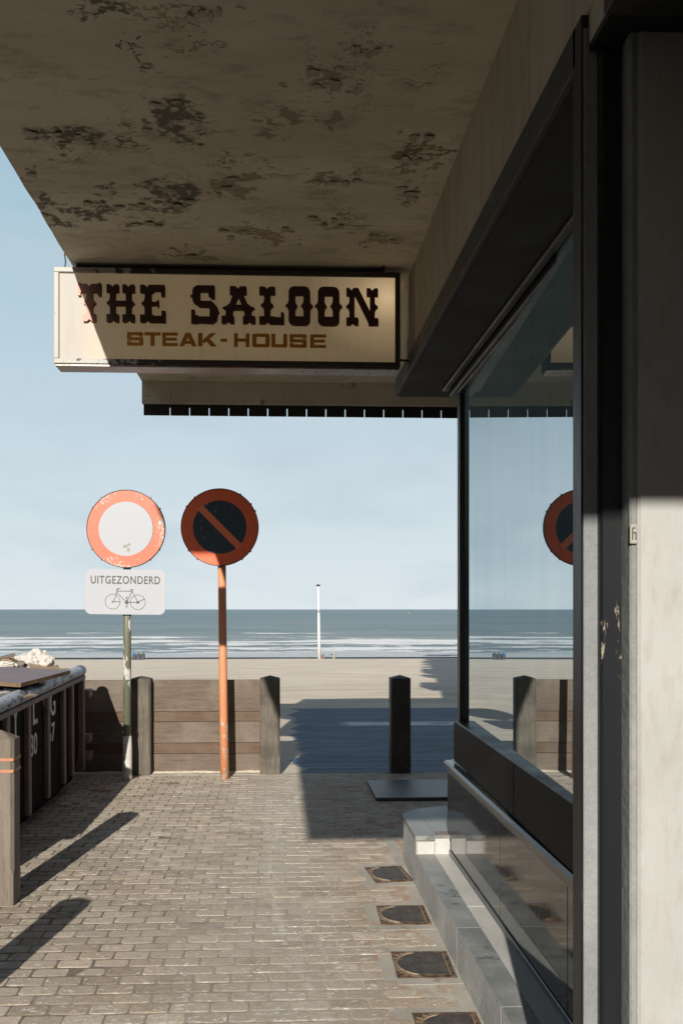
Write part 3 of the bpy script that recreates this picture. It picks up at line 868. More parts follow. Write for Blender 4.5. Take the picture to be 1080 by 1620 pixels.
# ------------------------------------------------------------------ the ground
EDGE = 8.36                    # where the block paving stops at the sea wall line
KX = 0.765                     # kerb line of the building
bm = bmesh.new()
box(bm, -9, 14, -7, EDGE, -0.30, 0.0004)
struct('pavement_bed', bm, M['joint'])
def paving():
    bm = bmesh.new()
    tone = bm.faces.layers.float.new('tone_f')
    col = bm.verts.layers.float.new('tone')
    BW, BD, J = 0.155, 0.0895, 0.0062
    row = 0
    y = 2.88
    covers = [(c[0].x - 0.03, c[1].x + 0.05, c[1].y - 0.05, c[0].y + 0.04) for c in COVERS]
    while y < EDGE - 0.03:
        off = (row % 2) * BW / 2 + random.uniform(-0.006, 0.006)
        x = -4.3 + off
        ylim = min(BD, EDGE - y)
        while x < KX + 0.02:
            x1 = x + BW
            cxm, cym = x + BW / 2, y + BD / 2
            skip = False
            for (a, b_, c, d) in covers:
                if cxm > a - 0.05 and cym > c - 0.01 and cym < d + 0.01:
                    skip = True
            if x1 > KX - 0.03:
                skip = True
            if not skip:
                t = min(1, max(0, random.gauss(0.5, 0.30)))
                zt = 0.0024 + random.uniform(-0.0014, 0.0012) - (0.0010 if random.random() < 0.05 else 0)
                tx, ty = random.uniform(-0.014, 0.014), random.uniform(-0.02, 0.02)
                j = J / 2
                c_ = 0.016
                X0, X1 = x + j + random.uniform(-.0022, .0022), x1 - j + random.uniform(-.0022, .0022)
                Y0, Y1 = y + j + random.uniform(-.001, .001), y + ylim - j + random.uniform(-.001, .001)
                o8 = []
                for (cx, cy, sx, sy) in ((X0, Y0, 1, 1), (X1, Y0, -1, 1), (X1, Y1, -1, -1), (X0, Y1, 1, -1)):
                    k1, k2 = c_ * random.uniform(0.5, 1.7), c_ * random.uniform(0.4, 1.4)
                    a_, b2 = (cx, cy + sy * k2), (cx + sx * k1, cy)
                    mid_ = (cx + sx * k1 * 0.28, cy + sy * k2 * 0.28)
                    o8 += [a_, mid_, b2] if (sx, sy) in ((1, 1), (-1, -1)) else [b2, mid_, a_]
                mx_, my_ = (X0 + X1) / 2, (Y0 + Y1) / 2
                def zz(px_, py_):
                    return zt + (px_ - mx_) * tx * 0.6 + (py_ - my_) * ty * 0.6
                ring0 = [bm.verts.new((px_, py_, -0.0065)) for px_, py_ in o8]
                ring1 = [bm.verts.new((px_ + (mx_ - px_) * 0.012, py_ + (my_ - py_) * 0.02, zz(px_, py_) - 0.0011)) for px_, py_ in o8]
                ring2 = [bm.verts.new((px_ + (mx_ - px_) * 0.09, py_ + (my_ - py_) * 0.20, zz(px_, py_))) for px_, py_ in o8]
                n = len(o8)
                fs = [bm.faces.new(ring2)]
                for A_, B_ in ((ring0, ring1), (ring1, ring2)):
                    for k in range(n):
                        fs.append(bm.faces.new((A_[k], A_[(k + 1) % n], B_[(k + 1) % n], B_[k])))
                for v in ring0 + ring1 + ring2:
                    v[col] = t
            x = x1
        y += BD
        row += 1
    bm.faces.layers.float.remove(tone)
    return bm
def cover_corners(pts):
    return [G(*p) for p in pts]
# back-left / front-right corners of each cover, from the plan
COVERS = [cover_corners([(582, 1372), (656, 1396)]), cover_corners([(598, 1434), (692, 1463)]),
          cover_corners([(622, 1507), (735, 1547)]), cover_corners([(655, 1604), (790, 1660)])]
struct('pavement', paving(), M['paver'])

bm = bmesh.new()
for i, c in enumerate(COVERS):
    a, b_ = c
    box(bm, a.x - 0.075, KX + 0.01, b_.y - 0.06, a.y + 0.05, -0.05, 0.0015 + i * 0.0002)
box(bm, KX - 0.055, KX + 0.01, -1.5, 6.0, -0.05, 0.0005)
box(bm, -4, 0.0, EDGE - 0.05, EDGE + 0.02, -0.05, 0.006)
struct('cement_patches', bm, M['patch'])

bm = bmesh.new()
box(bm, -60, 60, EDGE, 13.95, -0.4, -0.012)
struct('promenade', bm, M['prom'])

def beach():
    bm = bmesh.new()
    xs = [-400, -200, -100, -60] + [-40 + 2 * k for k in range(41)] + [60, 100, 200, 400]
    ys = [13.9 + 0.4 * k for k in range(12)] + [18.7 + 2.0 * k for k in range(36)] + [95, 105, 140]
    vs = []
    for y in ys:
        rw = []
        for x in xs:
            z = -0.05 - 3.02 * max(0, (y - 16.5)) / 66.5
            if y > 16.5 and y < 82:
                z += 0.10 * mnoise.noise(Vector((x * 0.15, y * 0.2, 0)))
            elif y > 13.95 and y <= 16.5:
                z += 0.05 * mnoise.noise(Vector((x * 1.1, y * 1.4, 3)))
            rw.append(bm.verts.new((x, y, z)))
        vs.append(rw)
    for a, b in zip(vs, vs[1:]):
        for k in range(len(xs) - 1):
            bm.faces.new((a[k], a[k + 1], b[k + 1], b[k]))
    return bm
o = struct('beach', beach(), M['sand'])
o.data.shade_smooth()

def sea():
    bm = bmesh.new()
    xs = [-30000, -3000, -300, 0, 300, 3000, 30000]
    ys = [84, 110, 150, 300, 1000, 5000, 50000]
    vs = [[bm.verts.new((x, y, -3.0)) for x in xs] for y in ys]
    for a, b in zip(vs, vs[1:]):
        for k in range(len(xs) - 1):
            bm.faces.new((a[k], a[k + 1], b[k + 1], b[k]))
    return bm
struct('sea', sea(), M['sea'])
bm = bmesh.new()
box(bm, -400, 400, -300, -7, -0.30, -0.01)
box(bm, -400, -9, -7, EDGE, -0.30, -0.012)
box(bm, 14, 400, -7, EDGE, -0.30, -0.012)
struct('ground', bm, M['asphalt'])
bm = bmesh.new()
box(bm, -9, 0.76, -7, 2.86, -0.2, 0.012)
struct('dark_ground_sheet', bm, M['asphalt'])  # unseen dark sheet added to cut light bouncing up under the canopy

# ------------------------------------------------------------------ the building
ZC = 3.3                       # soffit
XL = -0.60 * (ZC - H)          # street edge of the canopy
YB, YF = -1.63, 6.82           # its two ends
XW = 0.683                     # wall above the window
B = thing('building', 'weathered plaster building with deep overhanging canopy and black framed shop window', 'building', (0, 0, 0))
bm = bmesh.new()
# soffit as a gently sagging subdivided slab
nx, ny = 60, 120
def soffit():
    bm = bmesh.new()
    g = []
    for j in range(ny + 1):
        y = YB + (YF - YB) * j / ny
        g.append([])
        for i in range(nx + 1):
            x = XL + (2.2 - XL) * i / nx
            z = ZC
            if 0 < i < nx and 0 < j < ny:
                z += 0.004 * mnoise.noise(Vector((x * 3, y * 3, 0)))
            if i == 0:
                x += 0.006 * mnoise.noise(Vector((0, y * 5, 2)))
            g[-1].append(bm.verts.new((x, y, z)))
    for j in range(ny):
        for i in range(nx):
            bm.faces.new((g[j][i], g[j + 1][i], g[j + 1][i + 1], g[j][i + 1]))
    # edge upstand
    top = 3.88
    for (a, b) in ((g[0], 'r'), (g[-1], 'r')):
        up = [bm.verts.new((v.co.x, v.co.y, top)) for v in a]
        for k in range(nx):
            bm.faces.new((a[k], a[k + 1], up[k + 1], up[k]))
    left = [r[0] for r in g]
    up = [bm.verts.new((v.co.x, v.co.y, top)) for v in left]
    for k in range(ny):
        bm.faces.new((left[k], left[k + 1], up[k + 1], up[k]))
    q = [bm.verts.new(p) for p in ((XL, YB, top), (6, YB, top), (6, YF, top), (XL, YF, top))]
    bm.faces.new(q)
    return bm
link('canopy', soffit(), M['soffit'], B)
bm = bmesh.new()
rf = random.Random(5)
for (px, py, rx, ry) in [(520, 122, 45, 20), (372, 292, 40, 16), (527, 281, 40, 12), (648, 312, 16, 10), (596, 376, 40, 9), (311, 20, 40, 12), (415, 369, 70, 8), (300, 398, 50, 6),
                         (575, 78, 22, 8), (245, 357, 40, 8), (660, 235, 22, 30), (640, 302, 20, 7), (540, 350, 50, 6), (103, 220, 75, 22), (272, 185, 50, 45), (265, 325, 50, 12), (155, 331, 40, 14), (58, 273, 20, 10)]:
    for k in range(4):
        c = G(px + rf.uniform(-rx, rx), py + rf.uniform(-ry, ry), ZC)
        if c.x < XL + 0.06 or c.x > XW - 0.06 or c.y > YF - 0.06: continue
        a_, b2 = rf.uniform(0.008, 0.032), rf.uniform(0.008, 0.028)
        n = 11
        ti, tj = rf.uniform(-0.22, 0.22), rf.uniform(-0.22, 0.22)
        rim = []
        for i in range(n):
            an = 2 * math.pi * i / n
            rr_ = rf.uniform(0.6, 1.15)
            dx, dy = a_ * rr_ * math.cos(an), b2 * rr_ * math.sin(an)
            lift = 0.0046 + abs(dx * ti) + abs(dy * tj) + 0.5 * (dx * ti + dy * tj)
            rim.append(bm.verts.new((c.x + dx, c.y + dy, ZC - lift)))
        top_ = [bm.verts.new(v.co + Vector((0, 0, 0.0012))) for v in rim]
        bm.faces.new(rim)
        bm.faces.new(top_[::-1])
        for i in range(n):
            bm.faces.new((rim[i], top_[i], top_[(i + 1) % n], rim[(i + 1) % n]))
fk = link('paint_flakes', bm, M['flake'], B)
fk['kind'] = 'stuff'
bm = bmesh.new()
box(bm, 2.2, 6, YB, YF, ZC + 0.001, 3.87)
link('canopy', bm, M['wall'], B)
# downstand beam at the sea end
bm = bmesh.new()
zb = ZZ(640, 0, YF)
box(bm, XL + 0.004, 6, YF, YF + 0.14, zb, ZC + 0.3, 0.004)
link('edge_beam', bm, M['beam'], B)
# hanging dark boards with slits of sky between them
x = XY(237, YF)
v_ = thing('tmp', 'x', 'x')
bpy.data.objects.remove(v_)
vb = ZZ(657, 0, YF)
val = None
pw = XY(300, YF + .03) - XY(269, YF + .03)
xs0 = XY(269, YF + .03)
edges = [XL + 0.01] + [xs0 + pw * k for k in range(0, 34)]
for k in range(len(edges) - 1):
    bm = bmesh.new()
    box(bm, edges[k] + 0.004, edges[k + 1] - 0.004, YF + 0.03, YF + 0.05, vb, zb + 0.0, 0.0)
    link('valance_board', bm, M['soffitdark'], B)
bm = bmesh.new()
box(bm, XL + 0.03, 4.3, YF + 0.028, YF + 0.052, zb - 0.022, zb - 0.001)
link('valance_rail', bm, M['soffitdark'], B)

# upper wall
YW = 4.86
bm = bmesh.new()
box(bm, XW, 1.0, YB, YX(655, XW) - 0.004, 2.872, ZC - 0.001, 0.0)
box(bm, XW + 0.001, 0.99, 1.802, 1.965, 2.80, 2.90)
link('wall', bm, M['wall'], B)
bm = bmesh.new()
box(bm, XW + 0.002, 0.989, 1.803, 1.964, 2.785, 2.7995)
link('ledge_shade', bm, M['soffitdark'], B)  # dark sheet standing in for the shade under the wall ledge
bm = bmesh.new()
box(bm, XW - 0.006, 1.0, YX(655, XW) + 0.004, YW, 2.872, ZC - 0.001, 0.004)
link('wall', bm, M['wall'], B)
# header over the window
ZH, ZHT = 2.775, 2.87
XH = 0.668
YN = 2.0                        # near end of the window surround
bm = bmesh.new()
box(bm, XH, 1.3, YN - 0.03, 5.06, ZH, ZHT, 0.004)
link('header', bm, [M['header']], B)
for yb_ in (2.35, 3.15, 3.95, 4.75):
    bm = bmesh.new()
    tube(bm, [(XH - 0.003, yb_, ZH + 0.05), (XH + 0.006, yb_, ZH + 0.05)], 0.006, 8)
    link('screw_head', bm, M['galv'], B)
bm = bmesh.new()
box(bm, XH + 0.02, 1.29, YN, 5.05, ZH - 0.006, ZH - 0.001)
link('header_underside', bm, M['soffitdark'], B)  # darker sheet, the shade under the header put into its colour
for (xa, xb_, dz) in ((0.90, 0.935, 0.022), (0.94, 0.985, 0.05)):
    bm = bmesh.new()
    box(bm, xa, xb_, YN + 0.02, 4.86, ZH - dz, ZH - 0.004, 0.006)
    link('moulding', bm, M['black'], B)

# shop window: frame, panel, glass, sill, plinth
YP0, YP1 = 4.74, 4.81
WIN = link('shop_window', (lambda b: (box(b, 0.975, 1.25, YP0, YP1, 0.735, ZH - 0.008, 0.004), b)[1])(bmesh.new()), M['black'], B)
WIN['label'] = 'tall black framed shop window reflecting the sea'
bm = bmesh.new()
box(bm, 0.960, 1.03, YN, YP0, 2.715, ZH - 0.01, 0.005)
link('top_rail', bm, M['black'], WIN)
bm = bmesh.new()
box(bm, 0.950, 1.02, 3.475, YP0 + 0.05, 0.725, 0.936, 0.003)
box(bm, 0.950, 1.02, YN, 3.47, 0.725, 0.936, 0.003)
TW = Matrix.Translation((0.950, 4.70, 0)) @ Matrix.Rotation(-math.atan(0.017), 4, 'Z') @ Matrix.Translation((-0.950, -4.70, 0))
bm.transform(TW)
link('bottom_panel', bm, M['panelwood'], WIN)
bm = bmesh.new()
box(bm, 0.946, 1.03, YN, YP0, 0.937, 0.950, 0.005)
bm.transform(TW)
link('glazing_bead', bm, M['black'], WIN)
bm = bmesh.new()
box(bm, 0, 0.006, YN - 4.7, 0.045, 0.86, 2.76)
bm.transform(Matrix.Translation((0.999, 4.70, 0)) @ Matrix.Rotation(-math.atan(0.034), 4, 'Z'))
link('pane', bm, M['glass'], WIN)
bm = bmesh.new()
sx = 0.903
prism(bm, [(1.0, 0.728), (0.953, 0.728), (0.949, 0.724), (0.940, 0.722), (sx + 0.012, 0.722), (sx, 0.712), (sx, 0.695), (sx + 0.008, 0.686), (sx + 0.014, 0.680), (sx + 0.014, 0.668), (sx + 0.022, 0.662), (1.0, 0.662)], 'y', YN + 0.01, YP1 + 0.02)
link('sill', bm, M['sill'], WIN)
bm = bmesh.new()
for a, b_ in ((YN, 2.9), (2.904, 3.8), (3.804, 5.0)):
    box(bm, 0.957, 1.2, a, b_, 0.181, 0.661, 0.002)
box(bm, 0.94, 1.2, 4.9, 5.0, 0.0, 0.12)
link('plinth', bm, M['polished'], B)
bm = bmesh.new()
box(bm, 0.948, 0.956, YN, 4.925, 0.181, 0.205, 0.002)
link('skirting_trim', bm, M['galv'], B)
# masonry behind: sea end wall, back wall, floor of the room
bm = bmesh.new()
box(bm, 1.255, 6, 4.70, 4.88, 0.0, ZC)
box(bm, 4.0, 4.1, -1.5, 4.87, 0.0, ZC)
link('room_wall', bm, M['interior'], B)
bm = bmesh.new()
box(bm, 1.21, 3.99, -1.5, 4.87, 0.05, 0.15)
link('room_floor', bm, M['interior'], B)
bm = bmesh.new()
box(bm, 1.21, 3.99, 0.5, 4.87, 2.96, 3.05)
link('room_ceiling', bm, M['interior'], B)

# near end of the surround and the pier beside it
def face(px0, px1, Y, depth, z0, z1, m, name, bev=0.004, parent=B):
    bm = bmesh.new()
    box(bm, XY(px0, Y), XY(px1, Y), Y, Y + depth, z0, z1, bev)
    return link(name, bm, m, parent)
bm = bmesh.new()
ya, yb = YX(919, XH), YX(905, XH)
box(bm, XH, XH + 0.03, ya, yb, 0.0, ZHT - 0.002, 0.003)
link('surround_post', bm, M['black'], B)
face(920.5, 953, ya - 0.002, 0.04, 0.0, ZHT - 0.03, M['greypaint'], 'pier_face', 0.005)
face(949, 990, ya - 0.02, 0.03, 0.0, 2.79, M['peelblack'], 'door_post', 0.006)
face(948, 1015, ya + 0.05, 0.05, 0.0, 2.79, M['black'], 'reveal', 0.0)
YPl = 1.86
pl = face(1009, 1420, YPl, 0.35, 0.0, ZC - 0.002, M['pillar'], 'pillar', 0.006)
pl['label'] = 'cream rendered pillar at the near edge of the shopfront'
face(996, 1008.6, YPl + 0.004, 0.3, 0.0, 2.82, M['concrete'], 'concrete_edge', 0.004)
bm = bmesh.new()
box(bm, XH, 1.7, YB + 0.1, 1.80, ZH, ZC - 0.003, 0.004)
link('header', bm, M['header'], B)
bm = bmesh.new()
box(bm, 1.25, 1.4, YB + 0.2, YPl, 0.0, ZH)
link('recess_wall', bm, M['black'], B)
# upper floors
bm = bmesh.new()
box(bm, 1.32, 9, -1.5, 6.0, 3.89, 33)
link('upper_wall', bm, M['facade'], B)
for k in range(10):
    bm = bmesh.new()
    box(bm, 0.95, 1.31, 4.6, 6.3, 5.6 + 2.8 * k, 6.7 + 2.8 * k)
    link('balcony', bm, M['facade'], B)
bm = bmesh.new()
box(bm, -2.05, 1.31, 1.3, 2.8, 5.0, 5.3)  # unseen slab added to throw shade on the no parking sign
link('balcony', bm, M['facade'], B)

# unseen blocks added behind and left of the camera to cut sky light
def block(x0, x1, y0, y1, h, label):
    t = thing('unseen_block', label, 'building', ((x0 + x1) / 2, (y0 + y1) / 2, 0))
    hx, hy = (x1 - x0) / 2, (y1 - y0) / 2
    bm = bmesh.new()
    box(bm, -hx, hx, -hy, hy, 0, h)
    link('wall', bm, M['darkbrick'], t)
    bm = bmesh.new()
    box(bm, -hx - 0.3, hx + 0.3, -hy - 0.3, hy + 0.3, h + 0.002, h + 0.5)
    link('cornice', bm, M['facade'], t)
block(-32, -17, -70, 2, 13, 'unseen brick block added left of the view to cut sky light')
block(1.9, 16, -40, -2.2, 13, 'unseen brick block added behind the camera to cut sky light')

# ------------------------------------------------------------------ step along the shopfront
ST = thing('front_step', 'low bluestone step with pale tiles and a raised round end below the shop window', 'step', (0, 0, 0))
XI = 0.868
y_ = 4.92
joints = [1.2, 2.35, 3.30, 3.95, 4.92]
joints = [-0.6, 0.9, 2.05, 3.02, 3.78, 4.92]
for a, b_ in zip(joints, joints[1:]):
    bm = bmesh.new()
    box(bm, KX, XI, a + 0.0008, b_ - 0.0008, -0.02, 0.18, 0.0025)
    for f in bm.faces:
        f.material_index = 1 if f.normal.x < -0.5 else 0
    bm.normal_update()
    for f in bm.faces:
        f.material_index = 1 if (f.normal.x < -0.5 and f.calc_center_median().z < 0.17) else 0
    link('edge_stone', bm, [M['kerbstone'], M['kerbside']], ST)
for a, b_ in zip([-0.6, 0.6, 1.9, 3.1, 4.05], [0.6, 1.9, 3.1, 4.05, 4.92]):
    bm = bmesh.new()
    box(bm, XI + 0.001, 0.957, a + 0.001, b_ - 0.001, -0.02, 0.179, 0.0015)
    link('tread_tile', bm, M['tile'], ST)
# the raised round end
yr = 5.42
def round_outline(x0, x1, y0, y1, n=14):
    pts = [(x1, y0), (x0, y0), (x0, y1)]
    rx, ry = 1.45 - x0, 0.34 * (1.45 - x0) / (1.45 - 0.765)
    for k in range(1, n + 1):
        t = R(90) * k / n
        pts.append((1.45 - rx * math.cos(t), y1 + ry * math.sin(t)))
    pts.append((x1, pts[-1][1]))
    return pts
bm = bmesh.new()
prism(bm, round_outline(KX + 0.001, 1.5, 4.921, yr), 'z', -0.02, 0.252)
link('raised_block', bm, M['kerbside'], ST)
bm = bmesh.new()
prism(bm, round_outline(KX - 0.002, 1.5, 4.932, yr), 'z', 0.253, 0.279, bev=0.003)
link('raised_tread', bm, M['kerbstone'], ST)
bm = bmesh.new()
prism(bm, round_outline(XI + 0.012, 1.5, 4.935, yr - 0.04), 'z', 0.27, 0.281)
link('inner_tread', bm, M['kerbstone'], ST)
bm = bmesh.new()
box(bm, XI + 0.02, 1.05, 4.936, 5.02, 0.27, 0.2835, 0.001)
link('red_tile', bm, M['brownred'], ST)
bm = bmesh.new()
box(bm, KX + 0.006, XI - 0.002, 4.910, 4.9205, 0.181, 0.252, 0.001)
box(bm, XI + 0.003, 0.953, 4.911, 4.9205, 0.180, 0.268, 0.001)
link('riser_tile', bm, M['whitetile'], ST)

# ------------------------------------------------------------------ light box sign
YS = 4.50
sx0, sx1 = XY(85, YS), XY(633, YS)
sz0, sz1 = ZZ(574.5, sx0, YS), ZZ(421.5, sx0, YS)
SW, SH = sx1 - sx0, sz1 - sz0
SG = thing('hanging_sign', 'cream light box sign lettered THE SALOON STEAK-HOUSE hung under the canopy', 'sign', (sx0, YS, sz0))
fw = 0.026
bm = bmesh.new()
def bar(a, b_, c, d):
    box(bm, a, b_, 0, 0.11, c, d, 0.003)
bar(0, SW, 0, fw); bar(0, SW, SH - fw, SH)
bar(0, fw, fw, SH - fw); bar(SW - fw, SW, fw, SH - fw)
link('frame', bm, M['frame'], SG)
bm = bmesh.new()
box(bm, 0.006, SW - 0.006, 0.008, 0.125, -0.012, -0.001, 0.002)
link('bottom_tray', bm, M['underside'], SG)
bm = bmesh.new()
box(bm, fw * 0.9, SW - fw * 0.9, 0.012, 0.10, fw * 0.9, SH - fw * 0.9)
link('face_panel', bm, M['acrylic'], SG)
# western slab letters drawn on a ten unit high grid
def glyph(ch):
    P_ = []
    def rect(x0, x1, y0, y1):
        P_.append([(x0, y0), (x1, y0), (x1, y1), (x0, y1)])
    def top(x0, x1, h=2.1):
        m = (x0 + x1) / 2
        P_.append([(x0, 10 - h), (x1, 10 - h), (x1, 10), (m + .75, 10), (m + .35, 9.75), (m, 9.3), (m - .35, 9.75), (m - .75, 10), (x0, 10)])
    def bot(x0, x1, h=2.0):
        m = (x0 + x1) / 2
        P_.append([(x0, 0), (m - .7, 0), (m - .35, .25), (m, .6), (m + .35, .25), (m + .7, 0), (x1, 0), (x1, h), (x0, h)])
    def stem(x0, x1, y0=1.8, y1=8.2, l=1, r=1, sp=.8):
        lf = [(x0, y1), (x0, 6.3), (x0 - .25 * l, 5.6), (x0 - sp * l, 5.2), (x0 - sp * l - .1 * l, 5), (x0 - sp * l, 4.8), (x0 - .25 * l, 4.4), (x0, 3.7), (x0, y0)]
        rt = [(x1, y0), (x1, 3.7), (x1 + .25 * r, 4.4), (x1 + sp * r, 4.8), (x1 + sp * r + .1 * r, 5), (x1 + sp * r, 5.2), (x1 + .25 * r, 5.6), (x1, 6.3), (x1, y1)]
        P_.append(lf + rt)
    if ch == 'T':
        P_.append([(0, 7.8), (6.1, 7.8), (6.1, 9.9), (5.4, 10), (3.6, 10), (3.05, 9.3), (2.5, 10), (.7, 10), (0, 9.9)])
        rect(0, .75, 6.9, 10.3); rect(5.35, 6.1, 6.9, 10.3); stem(2.25, 3.85); bot(1.4, 4.7)
    elif ch == 'H':
        top(0, 3.2); bot(0, 3.2); top(4.2, 7.4); bot(4.2, 7.4); stem(.9, 2.3, r=0); stem(5.1, 6.5, l=0); rect(2, 5.4, 4.4, 5.6)
    elif ch == 'E':
        top(0, 3.6); bot(0, 3.6); stem(1.2, 2.9, r=0); rect(3, 6.2, 8.4, 10); rect(5.6, 6.5, 7, 10); rect(3, 6.4, 0, 1.7); rect(5.7, 6.7, 0, 3.1)
        P_.append([(2.8, 4.5), (4.2, 4.6), (4.9, 3.9), (4.9, 6.1), (4.2, 5.4), (2.8, 5.5)])
    elif ch == 'S':
        P_.append([(.6, 8.4), (1.5, 8.4), (5.6, 8.4), (5.6, 9.7), (4.8, 10.1), (1.6, 10.1), (.5, 9.4)])
        P_.append([(.3, 6.2), (.6, 5.4), (1.6, 4.7), (2.3, 5.6), (2.3, 8.6), (.5, 9.2), (.3, 8.6)])
        P_.append([(-.3, 7.2), (.4, 6.6), (.4, 7.8)])
        rect(4.6, 5.3, 7.2, 8.6); rect(5.2, 6.2, 6.6, 10.1)
        P_.append([(1.2, 5.0), (2.2, 4.3), (5.4, 4.3), (6.3, 5.0), (5.4, 5.9), (2.0, 5.9)])
        P_.append([(4.9, 1.5), (6.8, 1.2), (7.0, 2), (7.0, 4.2), (6.2, 5.2), (4.9, 5.0)])
        P_.append([(7.5, 3.0), (6.9, 3.7), (6.9, 2.4)])
        P_.append([(1.6, .1), (5.8, -.1), (6.8, .8), (6.8, 1.7), (1.2, 1.7)]); rect(0, 1.9, -.1, 2); rect(0, .9, 1.9, 3.5)
    elif ch == 'A':
        top(2.2, 6.6, 2.2)
        P_.append([(3.2, 8.2), (4.5, 8.2), (4.5, 7.4), (3.2, 4.2), (2.7, 1.8), (1.0, 1.8), (1.2, 3.4), (.2, 4.2), (1.4, 4.7), (2.2, 5.4)])
        P_.append([(4.3, 8.2), (5.6, 8.2), (6.9, 5.4), (7.7, 4.7), (8.9, 4.2), (7.9, 3.4), (8.1, 1.8), (6.3, 1.8), (5.8, 4.2), (4.3, 7.4)])
        rect(2.8, 6.2, 3.7, 5.0); bot(0, 3.3); bot(5.7, 9.0)
    elif ch == 'L':
        top(0, 4.2); stem(1.3, 2.9); bot(0, 4.2); rect(3, 6.5, 0, 1.8); rect(5.8, 6.6, 0, 3.1)
    elif ch == 'O':
        P_.append([(0, 1.4), (1.7, 1.4), (1.7, 3.8), (2.1, 4.7), (2.4, 5), (2.1, 5.3), (1.7, 6.2), (1.7, 8.6), (0, 8.6), (0, 6.3), (-.25, 5.6), (-.9, 5), (-.25, 4.4), (0, 3.7)])
        P_.append([(5.7, 1.4), (4.0, 1.4), (4.0, 3.8), (3.6, 4.7), (3.3, 5), (3.6, 5.3), (4.0, 6.2), (4.0, 8.6), (5.7, 8.6), (5.7, 6.3), (5.95, 5.6), (6.6, 5), (5.95, 4.4), (5.7, 3.7)])
        P_.append([(0, 7.9), (5.7, 7.9), (5.7, 9.1), (5.2, 9.9), (4.4, 10.2), (1.3, 10.2), (.5, 9.9), (0, 9.1)])
        P_.append([(0, 2.1), (5.7, 2.1), (5.7, .9), (5.2, .1), (4.4, -.2), (1.3, -.2), (.5, .1), (0, .9)])
    elif ch == 'N':
        top(0, 2.7); top(5.5, 8.5); bot(0, 3.2); stem(.8, 2.1, r=0); stem(6.4, 7.6, l=0, y0=.4)
        P_.append([(2.0, 10), (3.2, 10), (8.0, .5), (7.4, 0), (6.3, 0), (1.9, 8.8)]); P_.append([(6.0, .0), (8.6, 0), (8.6, 1.9), (6.0, 1.9)])
    return P_
U = 5.86 * YS / F
tx0 = XY(123.5, YS) - sx0
tz0 = ZZ(508.2, XY(123, YS), YS) - sz0
for ch, ux in zip('THESALOON', (0, 7.6, 16.5, 30.1, 38.2, 48.3, 56.2, 64.1, 71.8)):
    polys = glyph(ch)
    bm = bmesh.new()
    for i, p in enumerate(polys):
        prism(bm, [(tx0 + (ux + a) * U, tz0 + b_ * U) for a, b_ in p], 'y', -0.004 - 0.0002 * i, 0.0115)
    lt = link('letter', bm, M['letter'], SG)
    lt['label'] = 'slab serif letter %s' % ch
    bm = bmesh.new()
    for i, p in enumerate(polys):
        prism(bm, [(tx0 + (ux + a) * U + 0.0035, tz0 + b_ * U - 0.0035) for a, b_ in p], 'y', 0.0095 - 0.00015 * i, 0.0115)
    link('letter_halo', bm, M['glow'], lt)  # glow round each letter painted as an offset orange copy
wx0, wx1 = XY(200.5, YS) - sx0, XY(516.5, YS) - sx0
wz0, wz1 = ZZ(547, XY(300, YS), YS) - sz0, ZZ(525.5, XY(300, YS), YS) - sz0
def wide(ch):
    """square extended capitals, 10 wide and 8 high"""
    def r(x0, x1, y0, y1): return [(x0, y0), (x1, y0), (x1, y1), (x0, y1)]
    def c(x0, x1, y0, y1, q=1.2): return [(x0 + q, y0), (x1 - q, y0), (x1 - .3 * q, y0 + .3 * q), (x1, y0 + q), (x1, y1 - q), (x1 - .3 * q, y1 - .3 * q), (x1 - q, y1), (x0 + q, y1), (x0 + .3 * q, y1 - .3 * q), (x0, y1 - q), (x0, y0 + q), (x0 + .3 * q, y0 + .3 * q)]
    t, h = 2.5, 1.9
    if ch == 'S': return [c(0, 10, 6.1, 8, .8), c(0, t, 3.3, 8, 1), c(0, 10, 3.1, 5, .8), c(7.5, 10, 0, 5, 1), c(0, 10, 0, h, .8), r(7.5, 9.9, 5.4, 7), r(.1, t, 1, 2.7)]
    if ch == 'T': return [r(0, 10, 6.1, 8), r(3.7, 6.3, 0, 7)]
    if ch == 'E': return [r(0, t, 0, 8), r(1, 10, 6.2, 8), r(1, 9.4, 3.2, 4.9), r(1, 10, 0, 1.8)]
    if ch == 'A': return [[(0, 0), (2.8, 0), (6.4, 8), (3.7, 8)], [(10.4, 0), (7.4, 0), (3.9, 8), (6.6, 8)], r(2, 8.2, 1.4, 3.1)]
    if ch == 'K': return [r(0, t, 0, 8), [(2, 3.2), (7, 8), (10.3, 8), (3.6, 1.9)], [(3.6, 4.6), (5.6, 5.8), (10.6, 0), (7.2, 0)]]
    if ch == '-': return [r(0, 10, 2.9, 4.7)]
    if ch == 'H': return [r(0, t, 0, 8), r(7.5, 10, 0, 8), r(1, 9, 3.1, 5)]
    if ch == 'O': return [c(0, t, 0.2, 7.8, 1), c(7.5, 10, .2, 7.8, 1), c(.2, 9.8, 6.1, 8, .9), c(.2, 9.8, 0, h, .9)]
    if ch == 'U': return [r(0, t, 1, 8), r(7.5, 10, 1, 8), c(0, 10, 0, h, .9)]
for ch, a_, b_ in zip('STEAK-HOUSE', (245, 293, 342, 389, 441, 503, 540, 590, 643, 693, 750), (290, 338, 385, 436, 490, 521, 583, 639, 687, 741, 794)):
    x0_, x1_ = XY(60 + a_ / 1.742, YS) - sx0, XY(60 + b_ / 1.742, YS) - sx0
    bm = bmesh.new()
    for i, p in enumerate(wide(ch)):
        prism(bm, [(x0_ + (x1_ - x0_) * u / 10, wz0 + (wz1 - wz0) * v / 8) for u, v in p], 'y', 0.0085 - 0.00018 * i, 0.0118)
    link('small_letter', bm, M['ochre'], SG)['label'] = 'ochre letter %s' % ch if ch != '-' else 'ochre hyphen'
